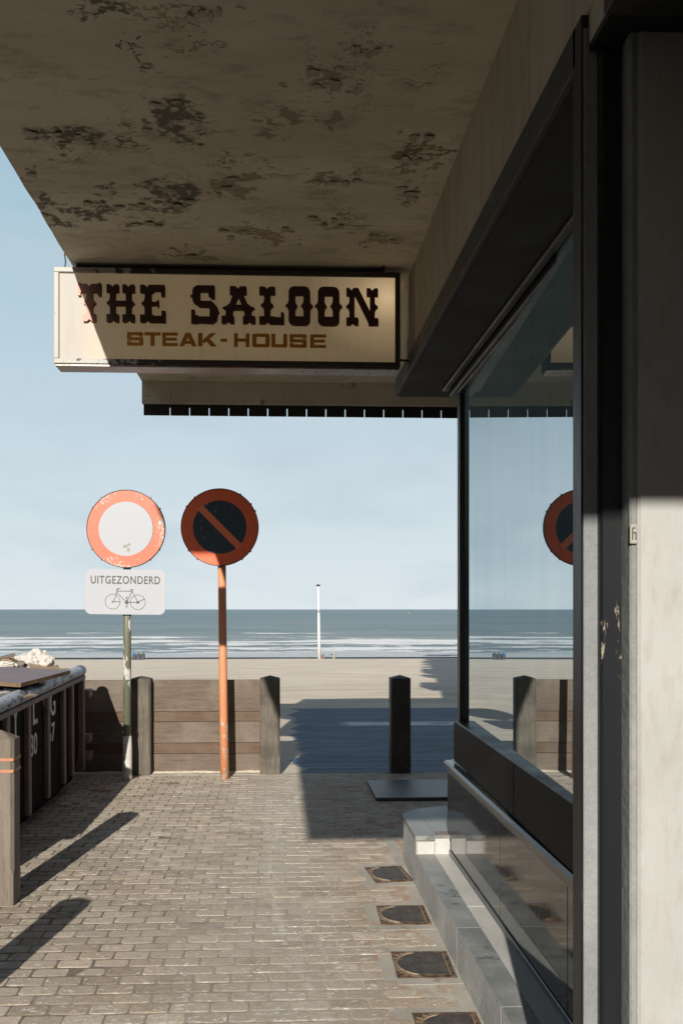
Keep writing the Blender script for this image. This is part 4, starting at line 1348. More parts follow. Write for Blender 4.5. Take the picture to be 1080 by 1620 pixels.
# hangers, cables
for (px, n_) in ((586, 1), (600, 2), (607, 1), (122, 1), (300, 1)):
    bm = bmesh.new()
    hx = XY(px, YS) - sx0
    box(bm, hx - 0.008 * n_, hx + 0.008 * n_, 0.02, 0.04, SH - 0.01, ZC - sz0 + 0.01, 0.002)
    link('hanger', bm, M['darkmetal'], SG)
bm = bmesh.new()
tube(bm, [(XY(606, YS) - sx0, 0.01, SH - 0.01), (XY(607, YS) - sx0, 0.0, SH + 0.02), (XY(603, YS) - sx0, 0.0, SH + 0.06), (XY(602, YS) - sx0, 0.02, SH + 0.10)], 0.006, 8)
link('cable', bm, M['darkmetal'], SG, smooth=True)
bm = bmesh.new()
ax = XY(95, YS) - sx0
tube(bm, [(ax, 0.05, SH - 0.01), (ax + 0.012, 0.05, SH + 0.012), (ax + 0.022, 0.03, SH + 0.035), (ax + 0.024, 0.0, SH + 0.06), (XL - sx0 + 0.005, -0.08, SH + 0.10)], 0.0035, 8)
link('cable', bm, M['galv'], SG, smooth=True)
bm = bmesh.new()
tube(bm, [(SW - 0.01, 0.03, 0.045), (SW + 0.03, 0.03, 0.043), (SW + 0.07, 0.03, 0.035)], 0.006, 8)
link('cable', bm, M['darkmetal'], SG, smooth=True)
bm = bmesh.new()
box(bm, 0.10, SW - 0.12, 0.045, 0.075, SH + 0.001, ZC - sz0 - 0.002, 0.002)
link('top_bar', bm, M['darkmetal'], SG)  # dark bar filling the gap between sign top and soffit
# notice stuck to the wall just past the sign
bm = bmesh.new()
ny0, ny1 = YX(647, XW), YX(640.5, XW)
box(bm, XW - 0.010, XW - 0.0065, ny0, ny1, 2.86, 2.97, 0.0)
tag(link('notice', bm, M['sticker']), 'small grey notice stuck to the plaster wall beside the hanging sign', 'notice')
# number plate screwed to the concrete edge
bm = bmesh.new()
cx_ = XY(1001.5, YPl); cz_ = ZZ(845, cx_, YPl)
box(bm, cx_ - 0.0085, cx_ + 0.0075, YPl - 0.004, YPl + 0.003, cz_ - 0.021, cz_ + 0.021, 0.002)
for f in bm.faces: f.material_index = 0
pn = thing('number_plate', 'small pale metal plate fixed to the grey concrete edge of the pillar', 'plate', (0, 0, 0))
link('plate', bm, M['greypost'], pn)
bm = bmesh.new()
seg(bm, (cx_ - 0.004, cz_ + 0.013), (cx_ + 0.002, cz_ + 0.013), 0.0022, YPl - 0.0055, YPl - 0.0038)
seg(bm, (cx_ - 0.004, cz_ + 0.0135), (cx_ - 0.004, cz_ - 0.012), 0.0022, YPl - 0.0056, YPl - 0.0038)
seg(bm, (cx_ - 0.004, cz_ + 0.003), (cx_ + 0.003, cz_ + 0.003), 0.0022, YPl - 0.0057, YPl - 0.0038)
seg(bm, (cx_ + 0.003, cz_ + 0.0035), (cx_ + 0.003, cz_ - 0.012), 0.0022, YPl - 0.0058, YPl - 0.0038)
link('digit', bm, M['signink'], pn)

# ------------------------------------------------------------------ traffic signs
YT = 8.12
def pole(path, r, m, parent, name='pole'):
    bm = bmesh.new()
    tube(bm, path, r, 20)
    return link(name, bm, m, parent, smooth=True)
def sign_disc(parent, z, ringmat, name='disc'):
    r = 0.353
    bm = bmesh.new()
    ring_y(bm, 0.245, r - 0.006, -0.010, -0.002)
    d = link('rim_band', bm, ringmat, parent, loc=(0, -0.055, z))
    bm = bmesh.new()
    ring_y(bm, r - 0.007, r, -0.013, 0.022)
    disc_y(bm, r - 0.003, 0.0, 0.004)
    link('backing', bm, M['darkmetal'], parent, loc=(0, -0.055, z))
    for a in (31, 52, 128, 148, 212, 232, 308, 328):
        bm = bmesh.new()
        bmesh.ops.create_cube(bm, size=0.012)
        link('edge_clip', bm, M['darkmetal'], parent, loc=(math.cos(R(a)) * (r + 0.002), -0.051, z + math.sin(R(a)) * (r + 0.002)))
# no entry except bicycles
px_ = XY(201.5, YT)
T1 = thing('traffic_sign', 'round white sign with faded red rim above a bicycle panel on flaking green pole', 'traffic sign', (px_, YT, 0))
pole([(0, 0, 0.0), (0, 0, 2.55)], 0.036, M['greenpole'], T1)
bm = bmesh.new()
tube(bm, [(0, 0, -0.01), (0, 0, 0.05), (0.004, 0, 0.28), (0, 0, 0.40)], [0.052, 0.044, 0.042, 0.0375], 20)
link('pole_foot', bm, M['whitebase'], T1, smooth=True)
z1 = ZZ(837.5, px_, YT)
sign_disc(T1, z1, M['ringpale'])
bm = bmesh.new()
disc_y(bm, 0.2455, -0.009, -0.001)
fc = link('disc_face', bm, M['signwhite'], T1, loc=(-0.004, -0.055, z1))
bm = bmesh.new()
seg(bm, (-0.02, -0.165), (0.045, -0.135), 0.022, -0.0105, -0.0085)
box(bm, 0.012, 0.038, -0.0108, -0.0085, -0.205, -0.172)
link('sticker', bm, M['sticker'], fc)
zp0, zp1 = ZZ(972, px_, YT), ZZ(901.5, px_, YT)
pwid, phei = XY(263.5, YT) - XY(137.5, YT), zp1 - zp0
bm = bmesh.new()
prism(bm, rrect(pwid, phei, 0.055), 'y', -0.008, 0.0)
pnl = link('panel', bm, M['signwhite'], T1, loc=(-0.006, -0.055, (zp0 + zp1) / 2))
pnl.rotation_euler = (0, R(0.6), 0)
k = YT / F
bm = text_bm('UITGEZONDERD', 107 * k, 12.6 * k, 0.0016, 0.016, 1.12)
bm.transform(Matrix.Translation((-53.5 * k, -0.0088, phei / 2 - 22.5 * k)))
link('lettering', bm, M['signink'], pnl)['label'] = 'black lettering UITGEZONDERD'
bm = bmesh.new()
def bk(x, y):                    # zoomed photo units of the pictogram to metres on the panel
    return ((x - 541) / 6.75 * k, (1189 - y) / 6.75 * k)
yk0, yk1 = -0.0096, -0.0079
LW = 1.0 * k
for (cx, cy) in ((410, 1292), (672, 1296)):
    c = bk(cx, cy)
    b = bmesh.new()
    ring_y(b, 75 / 6.75 * k, 80 / 6.75 * k, yk0, yk1, 48)
    bmesh.ops.translate(b, verts=b.verts, vec=(c[0], 0, c[1]))
    merge(bm, b)
lines = [((455, 1180), (612, 1180)), ((453, 1195), (535, 1280)), ((462, 1155), (425, 1285)), ((612, 1180), (562, 1285)), ((612, 1180), (672, 1296)),
         ((455, 1156), (490, 1153)), ((588, 1164), (628, 1164)), ((608, 1164), (615, 1185)), ((410, 1292), (495, 1291)), ((556, 1296), (672, 1298)),
         ((672, 1296), (745, 1258)), ((556, 1240), (556, 1345)), ((545, 1243), (566, 1243)), ((546, 1345), (567, 1345)), ((452, 1158), (455, 1190))]
for i, (a, b_) in enumerate(lines):
    seg(bm, bk(*a), bk(*b_), LW, yk0 - 0.0001 - 0.00008 * i, yk1)
for i, (cx, cy, r) in enumerate(((410, 1292, 9), (672, 1296, 15), (556, 1296, 20))):
    c = bk(cx, cy)
    disc_y(bm, r / 6.75 * k, yk0 - 0.0018 - 0.0001 * i, yk1, 24, c[0], c[1])
link('bicycle_symbol', bm, M['signink'], pnl)
for zc in (z1 + 0.12, z1 - 0.14, (zp0 + zp1) / 2):
    bm = bmesh.new()
    box(bm, -0.05, 0.05, -0.050, 0.02, zc - 0.012, zc + 0.012)
    link('bracket', bm, M['galv'], T1)
# no parking
pxb, pxt = XY(355.5, YT), XY(350, YT)
T2 = thing('traffic_sign', 'round red and navy no parking sign with diagonal bar on orange pole', 'traffic sign', (pxb, YT, 0))
pole([(0, 0, 0.0), ((pxt - pxb) * 0.5, 0, 1.0), (pxt - pxb, 0, 2.58)], [0.041, 0.038, 0.0365], M['orangepole'], T2)
z2 = ZZ(835, pxt, YT)
hold = XY(348.5, YT) - pxb
r2 = bpy.data.objects.new
bm = bmesh.new()
ring_y(bm, 0.242, 0.345, -0.010, -0.002)
link('rim_band', bm, M['ringred'], T2, loc=(hold, -0.055, z2))
bm = bmesh.new()
ring_y(bm, 0.345, 0.352, -0.013, 0.022)
disc_y(bm, 0.349, 0.0, 0.004)
link('backing', bm, M['darkmetal'], T2, loc=(hold, -0.055, z2))
for a in (25, 37, 58, 130, 148, 217, 235, 305, 322):
    bm = bmesh.new()
    bmesh.ops.create_cube(bm, size=0.013)
    link('edge_clip', bm, M['darkmetal'], T2, loc=(hold + math.cos(R(a)) * 0.354, -0.051, z2 + math.sin(R(a)) * 0.354))
bm = bmesh.new()
disc_y(bm, 0.2425, -0.009, -0.001)
link('disc_face', bm, M['navy'], T2, loc=(hold, -0.055, z2))
bm = bmesh.new()
seg(bm, (-0.181, 0.181), (0.181, -0.181), 0.062, -0.0112, -0.0085)
link('diagonal_bar', bm, M['barred'], T2, loc=(hold, -0.055, z2))
for zc in (z2 + 0.12, z2 - 0.14):
    bm = bmesh.new()
    box(bm, -0.05, 0.05, -0.050, 0.02, zc - 0.012, zc + 0.012)
    link('bracket', bm, M['galv'], T2, loc=(hold, 0, 0))

# ------------------------------------------------------------------ bollards and plank barriers
def bollard_bm(wd, dp, h, cap):
    bm = bmesh.new()
    hx, hy = wd / 2, dp / 2
    ch = 0.016
    lv = [(-0.03, 0.002), (0.16, 0.002), (0.20, ch), (h - 0.004, ch)]
    rings = []
    for z, c in lv:
        pts = []
        for sx_, sy_ in ((-1, -1), (1, -1), (1, 1), (-1, 1)):
            a = (sx_ * hx, sy_ * (hy - c)); b = (sx_ * (hx - c), sy_ * hy)
            pts += [a, b] if (sx_, sy_) in ((-1, -1), (1, 1)) else [b, a]
        rings.append([bm.verts.new((x_, y_, z)) for x_, y_ in pts])
    for a, b in zip(rings, rings[1:]):
        for i in range(8):
            bm.faces.new((a[i], a[(i + 1) % 8], b[(i + 1) % 8], b[i]))
    bm.faces.new(rings[0][::-1])
    # low pyramid cap
    lip = [bm.verts.new(v.co + Vector((0, 0, 0.006))) for v in rings[-1]]
    for i in range(8):
        bm.faces.new((rings[-1][i], rings[-1][(i + 1) % 8], lip[(i + 1) % 8], lip[i]))
    ap = bm.verts.new((0, 0, h + cap))
    for i in range(8):
        bm.faces.new((lip[i], lip[(i + 1) % 8], ap))
    bmesh.ops.recalc_face_normals(bm, faces=bm.faces[:])
    return bm
YBo = 8.40
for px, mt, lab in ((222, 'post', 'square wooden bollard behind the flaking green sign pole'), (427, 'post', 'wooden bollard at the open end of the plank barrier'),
                    (634, 'postshade', 'dark square bollard standing alone in the shade behind the steel plate')):
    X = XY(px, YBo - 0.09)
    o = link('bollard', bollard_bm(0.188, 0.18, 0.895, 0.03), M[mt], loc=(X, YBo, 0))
    tag(o, lab, 'bollard', 'bollards along the promenade')
BN = thing('bollard', 'grey brown bollard with two orange straps at the left edge of the picture', 'bollard', (XY(2, 4.74), 4.745, 0), group='bollards beside the skip')
link('post', bollard_bm(0.165, 0.13, 0.868, 0.045), M['postnear'], BN)
for zc in (0.765, 0.705):
    bm = bmesh.new()
    w2, d2 = 0.1665, 0.1315
    box(bm, -w2 / 2, w2 / 2, -d2 / 2, d2 / 2, zc - 0.008, zc + 0.008, 0.001)
    link('strap', bm, M['tape'], BN)
o = link('bollard', bollard_bm(0.165, 0.13, 0.868, 0.045), M['postnear'], loc=(-1.40, 2.72, 0))
tag(o, 'bollard just outside the frame whose shadow crosses the lower left paving', 'bollard', 'bollards beside the skip')

ZL = [0.882, 0.580, 0.486, 0.284, 0.182, 0.004]
def barrier(x0, x1, label):
    t = thing('plank_barrier', label, 'fence', ((x0 + x1) / 2, YBo + 0.03, 0), group='plank barriers between the bollards')
    hw = (x1 - x0) / 2
    for i in range(5):
        bm = bmesh.new()
        box(bm, -hw, hw, 0.0 + 0.003 * (i % 2), 0.05, ZL[i + 1] + 0.002, ZL[i] - 0.002, 0.002)
        link('plank', bm, M['plankred' if i in (3, 1) else 'plank'], t)
bx = [XY(15, YBo - .09), XY(222, YBo - .09), XY(427, YBo - .09)]
barrier(bx[1] + 0.094, bx[2] - 0.094, 'brown plank barrier behind the orange sign pole')
barrier(bx[0] - 0.6, bx[1] - 0.094, 'shaded plank barrier between the skip and the green sign pole')

bm = bmesh.new()
xa, xb_ = bx[0] - 0.5, bx[2] - 0.09
N = 60
vs = []
for i in range(N + 1):
    x = xa + (xb_ - xa) * i / N
    wd = 0.035 + 0.035 * mnoise.noise(Vector((x * 4, 2, 0)))
    hh = 0.012 + 0.010 * mnoise.noise(Vector((x * 6, 5, 0)))
    vs.append([bm.verts.new((x, YBo + 0.028 - wd - 0.02, 0.002)), bm.verts.new((x, YBo + 0.028 - wd * 0.4, 0.004 + max(0.002, hh * 0.7))), bm.verts.new((x, YBo + 0.029, 0.006 + max(0.003, hh)))])
for a, b_ in zip(vs, vs[1:]):
    for k in range(2):
        bm.faces.new((a[k], b_[k], b_[k + 1], a[k + 1]))
struct('sand_drift', bm, M['sand'], 'stuff')
# steel plate in front of the lone bollard
a = G(577, 1234, 0.03); b_ = G(598, 1262, 0.03)
bm = bmesh.new()
box(bm, (a.x + b_.x) / 2, 1.95, b_.y, a.y, 0.004, 0.03, 0.003)
tag(link('steel_plate', bm, M['tread']), 'dark steel tread plate lying on the shaded paving in front of the lone bollard', 'plate')

# ------------------------------------------------------------------ access covers
labs = ['rusty iron access cover in the paving by the raised round step end', 'rusty access cover second from the round step end, just below the tilted one',
        'large rusty access cover with pale worn ring beside the step', 'dark access cover cut off by the lower edge of the picture']
rots = [R(7), R(-1.0), R(-1.5), R(-1)]
for (a, b_), lab, rz in zip(COVERS, labs, rots):
    cx, cy = (a.x + b_.x) / 2 , (a.y + b_.y) / 2
    wd, dp = b_.x - a.x - 0.012, a.y - b_.y
    cx = a.x + wd / 2 + 0.01
    if cx + wd / 2 > KX - 0.01:
        cx = KX - 0.012 - wd / 2
    t = thing('access_cover', lab, 'access cover', (cx, cy, 0), rz, 'rusty access covers beside the step')
    bm = bmesh.new()
    box(bm, -wd / 2, wd / 2, -dp / 2, dp / 2, -0.02, 0.0045, 0.0015)
    # raised flange along the right and a worn lip
    box(bm, wd / 2 - 0.020, wd / 2 - 0.004, -dp / 2 + .006, dp / 2 - .006, 0.0, 0.0075, 0.0015)
    for k in range(9):
        an = R(20 + 40 * k)
    link('cover_frame', bm, M['rusty'], t)
    bm = bmesh.new()
    pts = []
    rx, ry = wd * 0.42, dp * 0.40
    for k in range(25):
        an = R(90 + 180 * k / 24)
        pts.append((-wd * 0.02 + rx * math.cos(an), ry * math.sin(an)))
    pts += [(wd * 0.38, -ry), (wd * 0.38, ry)]
    prism(bm, pts, 'z', 0.0, 0.0072, bev=0.001)
    ld = link('lid', bm, M['lid'], t)
    bm = bmesh.new()
    tube(bm, [(p[0] * 1.02, p[1] * 1.05, 0.0065) for p in pts[2:23]], 0.0028, 6)
    link('lid_rim', bm, M['worn'], ld)
    bm = bmesh.new()
    tube(bm, [(wd * 0.405, -ry, 0.007), (wd * 0.405, ry, 0.007)], 0.0025, 6)
    link('lid_rim', bm, M['worn'], ld)
    # cast rays and scrolls in the two left corners of the frame
    bm = bmesh.new()
    for k in range(13):
        an = R(98 + 164 * k / 12)
        r0 = (rx * 1.10, ry * 1.12)
        ex = max(-wd * 0.475, -wd * .02 + rx * 1.34 * math.cos(an))
        ey = max(-dp * 0.47, min(dp * 0.47, ry * 1.34 * math.sin(an)))
        tube(bm, [(-wd * .02 + r0[0] * math.cos(an), r0[1] * math.sin(an), 0.004), (ex, ey, 0.004)], 0.0018, 5)
    for f_ in (1.10, 1.2):
        tube(bm, [(max(-wd * .48, -wd * .02 + rx * f_ * math.cos(R(100 + 160 * k / 16))), max(-dp * .48, min(dp * .48, ry * f_ * math.sin(R(100 + 160 * k / 16)))), 0.0038) for k in range(17)], 0.0015, 5)
    link('cast_pattern', bm, M['worn'], t)

# ------------------------------------------------------------------ skip with rubble
SX = -1.695
SK = thing('skip', 'dark ribbed rubble skip with worn pale rim and white stencilled letters', 'skip', (SX, 7.92, 0))
SK.rotation_euler = (R(1.6), 0, 0)
LEN, WID = 3.75, 1.75
# local frame: y from -LEN (near) to 0 (far), x from -WID to 0, z up to the rim
ZR = 1.0
bm = bmesh.new()
prism(bm, [(-LEN, 0.40), (-LEN + 0.15, 0.26), (-0.30, 0.10), (0.0, 0.30), (0, ZR), (-LEN, ZR)], 'x', -0.075, -0.063)
prism(bm, [(-LEN, 0.40), (-LEN + 0.15, 0.26), (-0.30, 0.10), (0.0, 0.30), (0, ZR), (-LEN, ZR)], 'x', -WID, -WID + 0.012)
box(bm, -WID + 0.012, -0.0755, -0.02, 0.0, 0.28, ZR - 0.03)
box(bm, -WID + 0.012, -0.0755, -LEN, -LEN + 0.012, 0.28, ZR)
box(bm, -WID + 0.013, -0.076, -LEN + 0.02, -0.021, 0.30, 0.34)
link('hull', bm, M['skip'], SK)
bm = bmesh.new()
box(bm, -WID + 0.3, -0.16, -LEN + 0.3, -0.25, 0.02, 0.295)
link('underframe', bm, M['skip'], SK)
path = []
for k in range(26):
    y = -LEN - 0.02 + (LEN + 0.03) * k / 25
    path.append((-0.055 + 0.004 * mnoise.noise(Vector((y * 4, 0, 0))), y, ZR + 0.012 + 0.006 * mnoise.noise(Vector((y * 3, 5, 0)))))
bm = bmesh.new()
tube(bm, path, 0.055, 16)
bmesh.ops.scale(bm, vec=(1.0, 1.0, 0.85), verts=bm.verts, space=Matrix.Translation((0, 0, -ZR)))
link('rim', bm, M['rim'], SK, smooth=True)
bm = bmesh.new()
box(bm, -0.07, -0.004, -LEN - 0.02, -0.01, ZR - 0.065, ZR - 0.030, 0.004)
link('rim_lip', bm, M['rib'], SK)
bm = bmesh.new()
box(bm, -WID, -0.11, -0.07, 0.0, ZR - 0.04, ZR + 0.03, 0.012)
link('end_rim', bm, M['rubble'], SK)
def sy(px):
    return YX(px, SX - 0.03) - 7.92
for i, px in enumerate((-68, -22, 14, 47.5, 78, 103, 116)):
    y = sy(px)
    if y < -LEN + 0.05: continue
    zb_ = 0.30 if i < 2 else (0.24 if i == 2 else 0.16)
    bm = bmesh.new()
    prism(bm, [(-0.0635, y), (-0.036, y + 0.0), (-0.030, y + 0.010), (-0.030, y + 0.060), (-0.036, y + 0.07), (-0.0635, y + 0.08)], 'z', zb_, ZR - 0.066)
    link('rib', bm, M['rib'], SK)
bm = bmesh.new()
y = sy(130.5)
box(bm, -0.075, -0.015, y, 0.012, 0.13, ZR + 0.02, 0.004)
link('corner_post', bm, M['rib'], SK)
for zc in (0.80, 0.40, 0.24):
    bm = bmesh.new()
    box(bm, -0.04, 0.025, y + 0.06, y + 0.20, zc - 0.035, zc + 0.035, 0.006)
    link('hinge_lug', bm, M['rib'], SK)
def stencil(s, px0, px1, zc, h_, lab):
    y0, y1 = YX(px0, SX - 0.0615) - 7.92, YX(px1, SX - 0.0615) - 7.92
    bm = text_bm(s, y1 - y0, h_, 0.002, 0.012)
    # turn it to face +X on the side plate
    bm.transform(Matrix.Translation((-0.0615, y0, zc - h_ / 2)) @ Matrix.Rotation(R(90), 4, 'Z'))
    o = link('stencil', bm, M['stencil'], SK)
    o['label'] = lab
def zloc(py, px):
    y = YX(px, SX - 0.0615)
    z = ZZ(py, SX, y)
    dy = y - 7.92
    return z - math.tan(R(1.6)) * dy
stencil('Y', 21, 32, zloc(1138, 26), 50 * 5.9 / F, 'white stencilled letter Y')
stencil('L', 54, 61, zloc(1123, 57), 44 * 6.35 / F, 'white stencilled letter L')
stencil('P', 70.5, 75, zloc(1103, 73), 22 * 6.6 / F, 'white stencilled letter P')
stencil('G', 81, 89, zloc(1110, 85), 44 * 6.85 / F, 'white stencilled letter G')
stencil('30', 49.8, 60, zloc(1177, 55), 35 * 6.3 / F, 'white stencilled number 30')
stencil('67', 77, 88, zloc(1159, 82), 30 * 6.8 / F, 'white stencilled number 67')

# rubble: each piece a thing of its own, lying in the skip
def lump(loc, sz, m, name, label, cat, seed, amp=0.25, grp=None, sub=3, fr=3.0):
    bm = bmesh.new()
    bmesh.ops.create_icosphere(bm, subdivisions=sub, radius=1.0)
    for v in bm.verts:
        n1 = mnoise.noise(v.co * 1.3 + Vector((seed, 0, 0)))
        n2 = mnoise.noise(v.co * fr + Vector((0, seed, 0)))
        n3 = mnoise.noise(v.co * fr * 2.7 + Vector((0, seed, 4)))
        v.co *= 1 + amp * (n1 + 0.6 * n2 + 0.45 * n3)
        v.co = Vector((v.co.x * sz[0], v.co.y * sz[1], v.co.z * sz[2]))
    o = link(name, bm, m, loc=loc)
    return tag(o, label, cat, grp)
def slab(loc, sz, rot, mats, name, label, cat, seed=0, grp=None):
    bm = bmesh.new()
    bmesh.ops.create_cube(bm, size=1.0)
    bmesh.ops.subdivide_edges(bm, edges=bm.edges[:], cuts=5, use_grid_fill=True)
    for v in bm.verts:
        v.co = Vector((v.co.x * sz[0], v.co.y * sz[1], v.co.z * sz[2]))
    for f in bm.faces:
        f.material_index = 0 if abs(f.normal.z) > 0.7 else 1
    bm.normal_update()
    for f in bm.faces:
        f.material_index = 0 if abs(f.normal.z) > 0.7 else 1
    for v in bm.verts:
        n = mnoise.noise_vector(v.co * 9 + Vector((seed, 3, 1)))
        v.co += Vector((n.x * 0.008, n.y * 0.008, n.z * 0.002))
    o = link(name, bm, mats, loc=loc)
    o.rotation_euler = rot
    return tag(o, label, cat, grp)
# the heap they rest on
bm = bmesh.new()
nxh, nyh = 24, 46
g = []
for j in range(nyh + 1):
    g.append([])
    for i in range(nxh + 1):
        x = SX - WID + 0.03 + (WID - 0.12) * i / nxh
        y = 7.92 - LEN + 0.05 + (LEN - 0.12) * j / nyh
        z = 0.80 + 0.10 * math.sin(math.pi * i / nxh) * (1 - 0.75 * max(0, (j / nyh - 0.7)) / 0.3)
        z += 0.05 * mnoise.noise(Vector((x * 4, y * 4, 0))) + 0.03 * mnoise.noise(Vector((x * 12, y * 12, 0)))
        g[-1].append(bm.verts.new((x, y, z)))
for j in range(nyh):
    for i in range(nxh):
        bm.faces.new((g[j][i], g[j][i + 1], g[j + 1][i + 1], g[j + 1][i]))
struct('rubble', bm, M['rubble'], 'stuff')
def SP(px, py, Y):
    X = XY(px, Y)
    return (X, Y, ZZ(py, X, Y))
slab(SP(12, 1069, 6.45), (0.62, 0.72, 0.028), (R(3), R(2.5), R(-14)), [M['board'], M['boardedge']], 'board', 'purple grey chipboard sheet lying across the rubble skip', 'board', 1)
lump(SP(50, 1048, 7.1), (0.16, 0.10, 0.075), M['foam'], 'foam_chunk', 'large crumbled white foam chunk lying behind the chipboard sheet', 'foam', 1.0, 0.3, 'foam chunks in the skip', 4, 3.5)
lump(SP(58, 1041, 7.2), (0.075, 0.06, 0.065), M['foam'], 'foam_chunk', 'knobbly foam lump on top of the large white chunk', 'foam', 4.0, 0.45, 'foam chunks in the skip', 4, 3.5)
lump(SP(70, 1044, 7.25), (0.040, 0.04, 0.065), M['foam'], 'foam_chunk', 'upright white foam knob at the right end of the heap', 'foam', 7.0, 0.4, 'foam chunks in the skip', 4, 3.5)
lump(SP(77, 1054, 7.15), (0.03, 0.04, 0.03), M['foam'], 'foam_chunk', 'small white foam bit beside the cardboard sheet', 'foam', 9.0, 0.4, 'foam chunks in the skip')
lump(SP(4, 1053, 6.9), (0.10, 0.08, 0.035), M['foam'], 'foam_chunk', 'crumpled white sheet at the left edge above the chipboard', 'foam', 12.0, 0.4, 'foam chunks in the skip', 4, 4)
slab(SP(72, 1057, 7.0), (0.24, 0.20, 0.012), (R(14), R(12), R(25)), [M['cardboard'], M['cardboard']], 'cardboard', 'torn brown cardboard sheet wedged between foam and skip rim', 'cardboard', 2)
slab(SP(22, 1051, 7.05), (0.10, 0.16, 0.012), (R(-20), R(25), R(40)), [M['cardboard'], M['boardedge']], 'cardboard', 'small brown cardboard flap left of the white foam', 'cardboard', 5)
slab(SP(4, 1041, 7.2), (0.20, 0.07, 0.014), (R(10), R(-14), R(20)), [M['rubble'], M['boardedge']], 'wood_scrap', 'splintered grey board end sticking up at the far left', 'wood', 6)
slab(SP(6, 1047, 7.1), (0.18, 0.05, 0.012), (R(-15), R(12), R(-10)), [M['boardedge'], M['boardedge']], 'wood_scrap', 'dark broken lath under the splintered board end', 'wood', 8)
lump(SP(14, 1044, 7.15), (0.014, 0.02, 0.010), M['tape'], 'plastic_scrap', 'tiny orange plastic scrap in the heap at the left', 'scrap', 3.0)
lump(SP(22, 1084, 6.35), (0.16, 0.22, 0.025), M['tarp'], 'plastic_sheet', 'crumpled dark plastic under the front edge of the chipboard', 'plastic', 5.0, 0.5, None, 4, 4.0)
slab(SP(58, 1076, 6.8), (0.16, 0.12, 0.010), (R(6), R(-5), R(30)), [M['tarp'], M['tarp']], 'plastic_sheet', 'crinkled blue grey plastic strip along the skip rim', 'plastic', 9)
slab(SP(8, 1094, 6.15), (0.10, 0.22, 0.012), (R(4), R(-8), R(-30)), [M['foam'], M['foam']], 'paper_sheet', 'white sheet lying inside the rim at the left edge', 'paper', 11)
slab(SP(30, 1102, 6.0), (0.10, 0.24, 0.012), (R(2), R(6), R(-25)), [M['cardboard'], M['cardboard']], 'cardboard', 'dusty beige cardboard strip resting against the inner rim', 'cardboard', 13)

slab(SP(16, 1046, 7.25), (0.22, 0.035, 0.02), (R(18), R(-9), R(-32)), [M['boardedge'], M['boardedge']], 'wood_scrap', 'rough brown batten crossing behind the chipboard at the left', 'wood', 15)
slab(SP(40, 1043, 7.4), (0.16, 0.03, 0.018), (R(-6), R(16), R(12)), [M['rubble'], M['rubble']], 'wood_scrap', 'thin grey lath poking out behind the white foam', 'wood', 16)
lump(SP(33, 1052, 7.0), (0.05, 0.05, 0.035), M['rubble'], 'rubble_lump', 'grey rubble lump left of the large foam chunk', 'rubble', 14.0, 0.4)
lump(SP(86, 1058, 7.3), (0.045, 0.05, 0.03), M['rubble'], 'rubble_lump', 'grey rubble lump between cardboard and the far rim', 'rubble', 17.0, 0.4)
slab(SP(52, 1088, 6.45), (0.05, 0.34, 0.012), (R(5), R(20), R(-12)), [M['darkbin'], M['darkbin']], 'plastic_sheet', 'narrow slate grey strip tucked under the right edge of the chipboard', 'plastic', 18)

# litter on the paving
gp = G(160, 1252.5)
bm = bmesh.new()
prism(bm, [(-0.08, -0.008), (0.07, -0.010), (0.085, 0.004), (-0.075, 0.012)], 'z', 0.003, 0.016, bev=0.001)
tag(link('wood_splinter', bm, M['cardboard'], loc=(gp.x, gp.y, 0)), 'pale wood splinter on the shaded paving near the green pole', 'litter')
for i, (px, py, s, lab) in enumerate(((101, 1275, 0.05, 'torn white scrap on the shaded paving beside the skip'), (122, 1272, 0.035, 'crumpled white scrap right of the torn one beside the skip'),
                                 (176, 1228.5, 0.03, 'small white scrap close to the plank barrier'), (158, 1234, 0.02, 'tiny pale scrap in the shade left of the green pole'))):
    gp = G(px, py)
    lump((gp.x, gp.y, 0.008), (s, s * 0.5, 0.010), M['foam'], 'paper_scrap', lab, 'litter', 20.0 + i, 0.5, 'scraps on the paving')

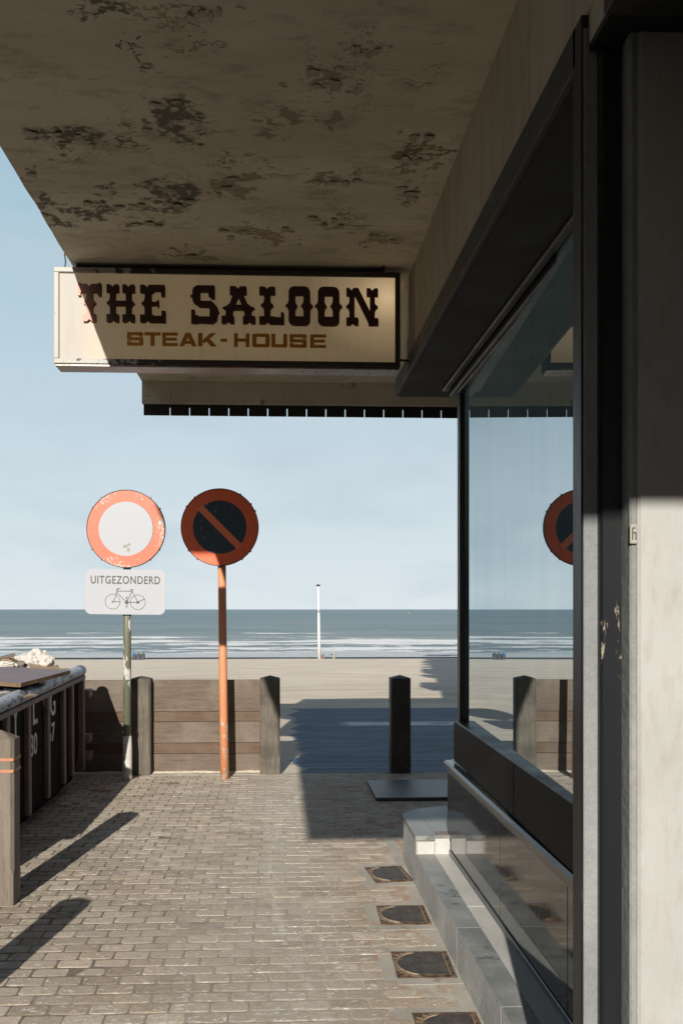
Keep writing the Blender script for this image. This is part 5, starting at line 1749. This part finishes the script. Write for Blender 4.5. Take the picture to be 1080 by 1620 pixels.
# ------------------------------------------------------------------ on the beach
def on_beach(px, Y):
    z = -0.05 - 3.02 * max(0, (Y - 16.5)) / 66.5
    return Vector((XY(px, Y), Y, z))
p = on_beach(505, 78)
MS = thing('beach_mast', 'slender white mast with dark cap standing at the water line', 'mast', p)
bm = bmesh.new()
tube(bm, [(0, 0, -0.1), (-0.05, 0, 3.5), (-0.10, 0, 6.45)], [0.16, 0.11, 0.075], 12)
link('pole', bm, M['mast'], MS, smooth=True)
bm = bmesh.new()
tube(bm, [(-0.10, 0, 6.45), (-0.10, 0, 6.53), (-0.10, 0, 6.60)], [0.17, 0.20, 0.06], 12)
link('cap', bm, M['darkmetal'], MS, smooth=True)
bm = bmesh.new()
tube(bm, [(-0.06, 0, 4.1), (-0.062, 0, 4.35)], [0.125, 0.12], 12)
link('collar', bm, M['greypost'], MS, smooth=True)
p = on_beach(510, 77.5)
bm = bmesh.new()
box(bm, -0.18, 0.10, -0.15, 0.15, -0.05, 0.36, 0.02)
box(bm, 0.04, 0.16, -0.16, 0.16, 0.10, 0.46, 0.01)
tag(link('beach_box', bm, M['brownred'], loc=p), 'small brown box at the foot of the white mast', 'box')
p = on_beach(528, 78)
bm = bmesh.new()
tube(bm, [(0, 0, -0.1), (0.01, 0, 0.4), (0.0, 0, 0.78), (0, 0, 0.82)], [0.12, 0.11, 0.105, 0.07], 10)
tag(link('marker_post', bm, M['greypost'], loc=p, smooth=True), 'short bleached post right of the white mast', 'post')
for px, lm, lab in ((212.5, 'bluebin', 'litter bin with bright blue lid on the sand beside the green pole'), (219.5, 'darkbin', 'dark litter bin in the middle of the beach pair'),
                   (226.3, 'darkbin', 'dark litter bin at the right end of the beach group')):
    p = on_beach(px, 74)
    t = thing('beach_bin', lab, 'bin', p, group='litter bins on the beach')
    bm = bmesh.new()
    prism(bm, [(-0.14, -0.02), (0.14, -0.02), (0.17, 0.40), (-0.17, 0.40)], 'y', -0.15, 0.15, bev=0.01)
    link('bin_body', bm, M['darkbin'], t)
    bm = bmesh.new()
    prism(bm, [(-0.18, 0.401), (0.18, 0.401), (0.15, 0.50), (0.05, 0.52), (0.04, 0.60), (-0.04, 0.60), (-0.05, 0.52), (-0.15, 0.50)], 'y', -0.17, 0.17)
    link('bin_lid', bm, M[lm], t)
bu = Vector((XY(647, 900), 900, -3))
bm = bmesh.new()
tube(bm, [(0, 0, -0.3), (0, 0, 0.5), (0, 0, 1.0), (0, 0, 1.6), (0, 0, 2.2)], [0.8, 0.8, 0.3, 0.2, 0.1], 12)
tag(link('buoy', bm, M['buoy'], loc=bu, smooth=True), 'tiny orange buoy out at sea near the horizon', 'buoy')
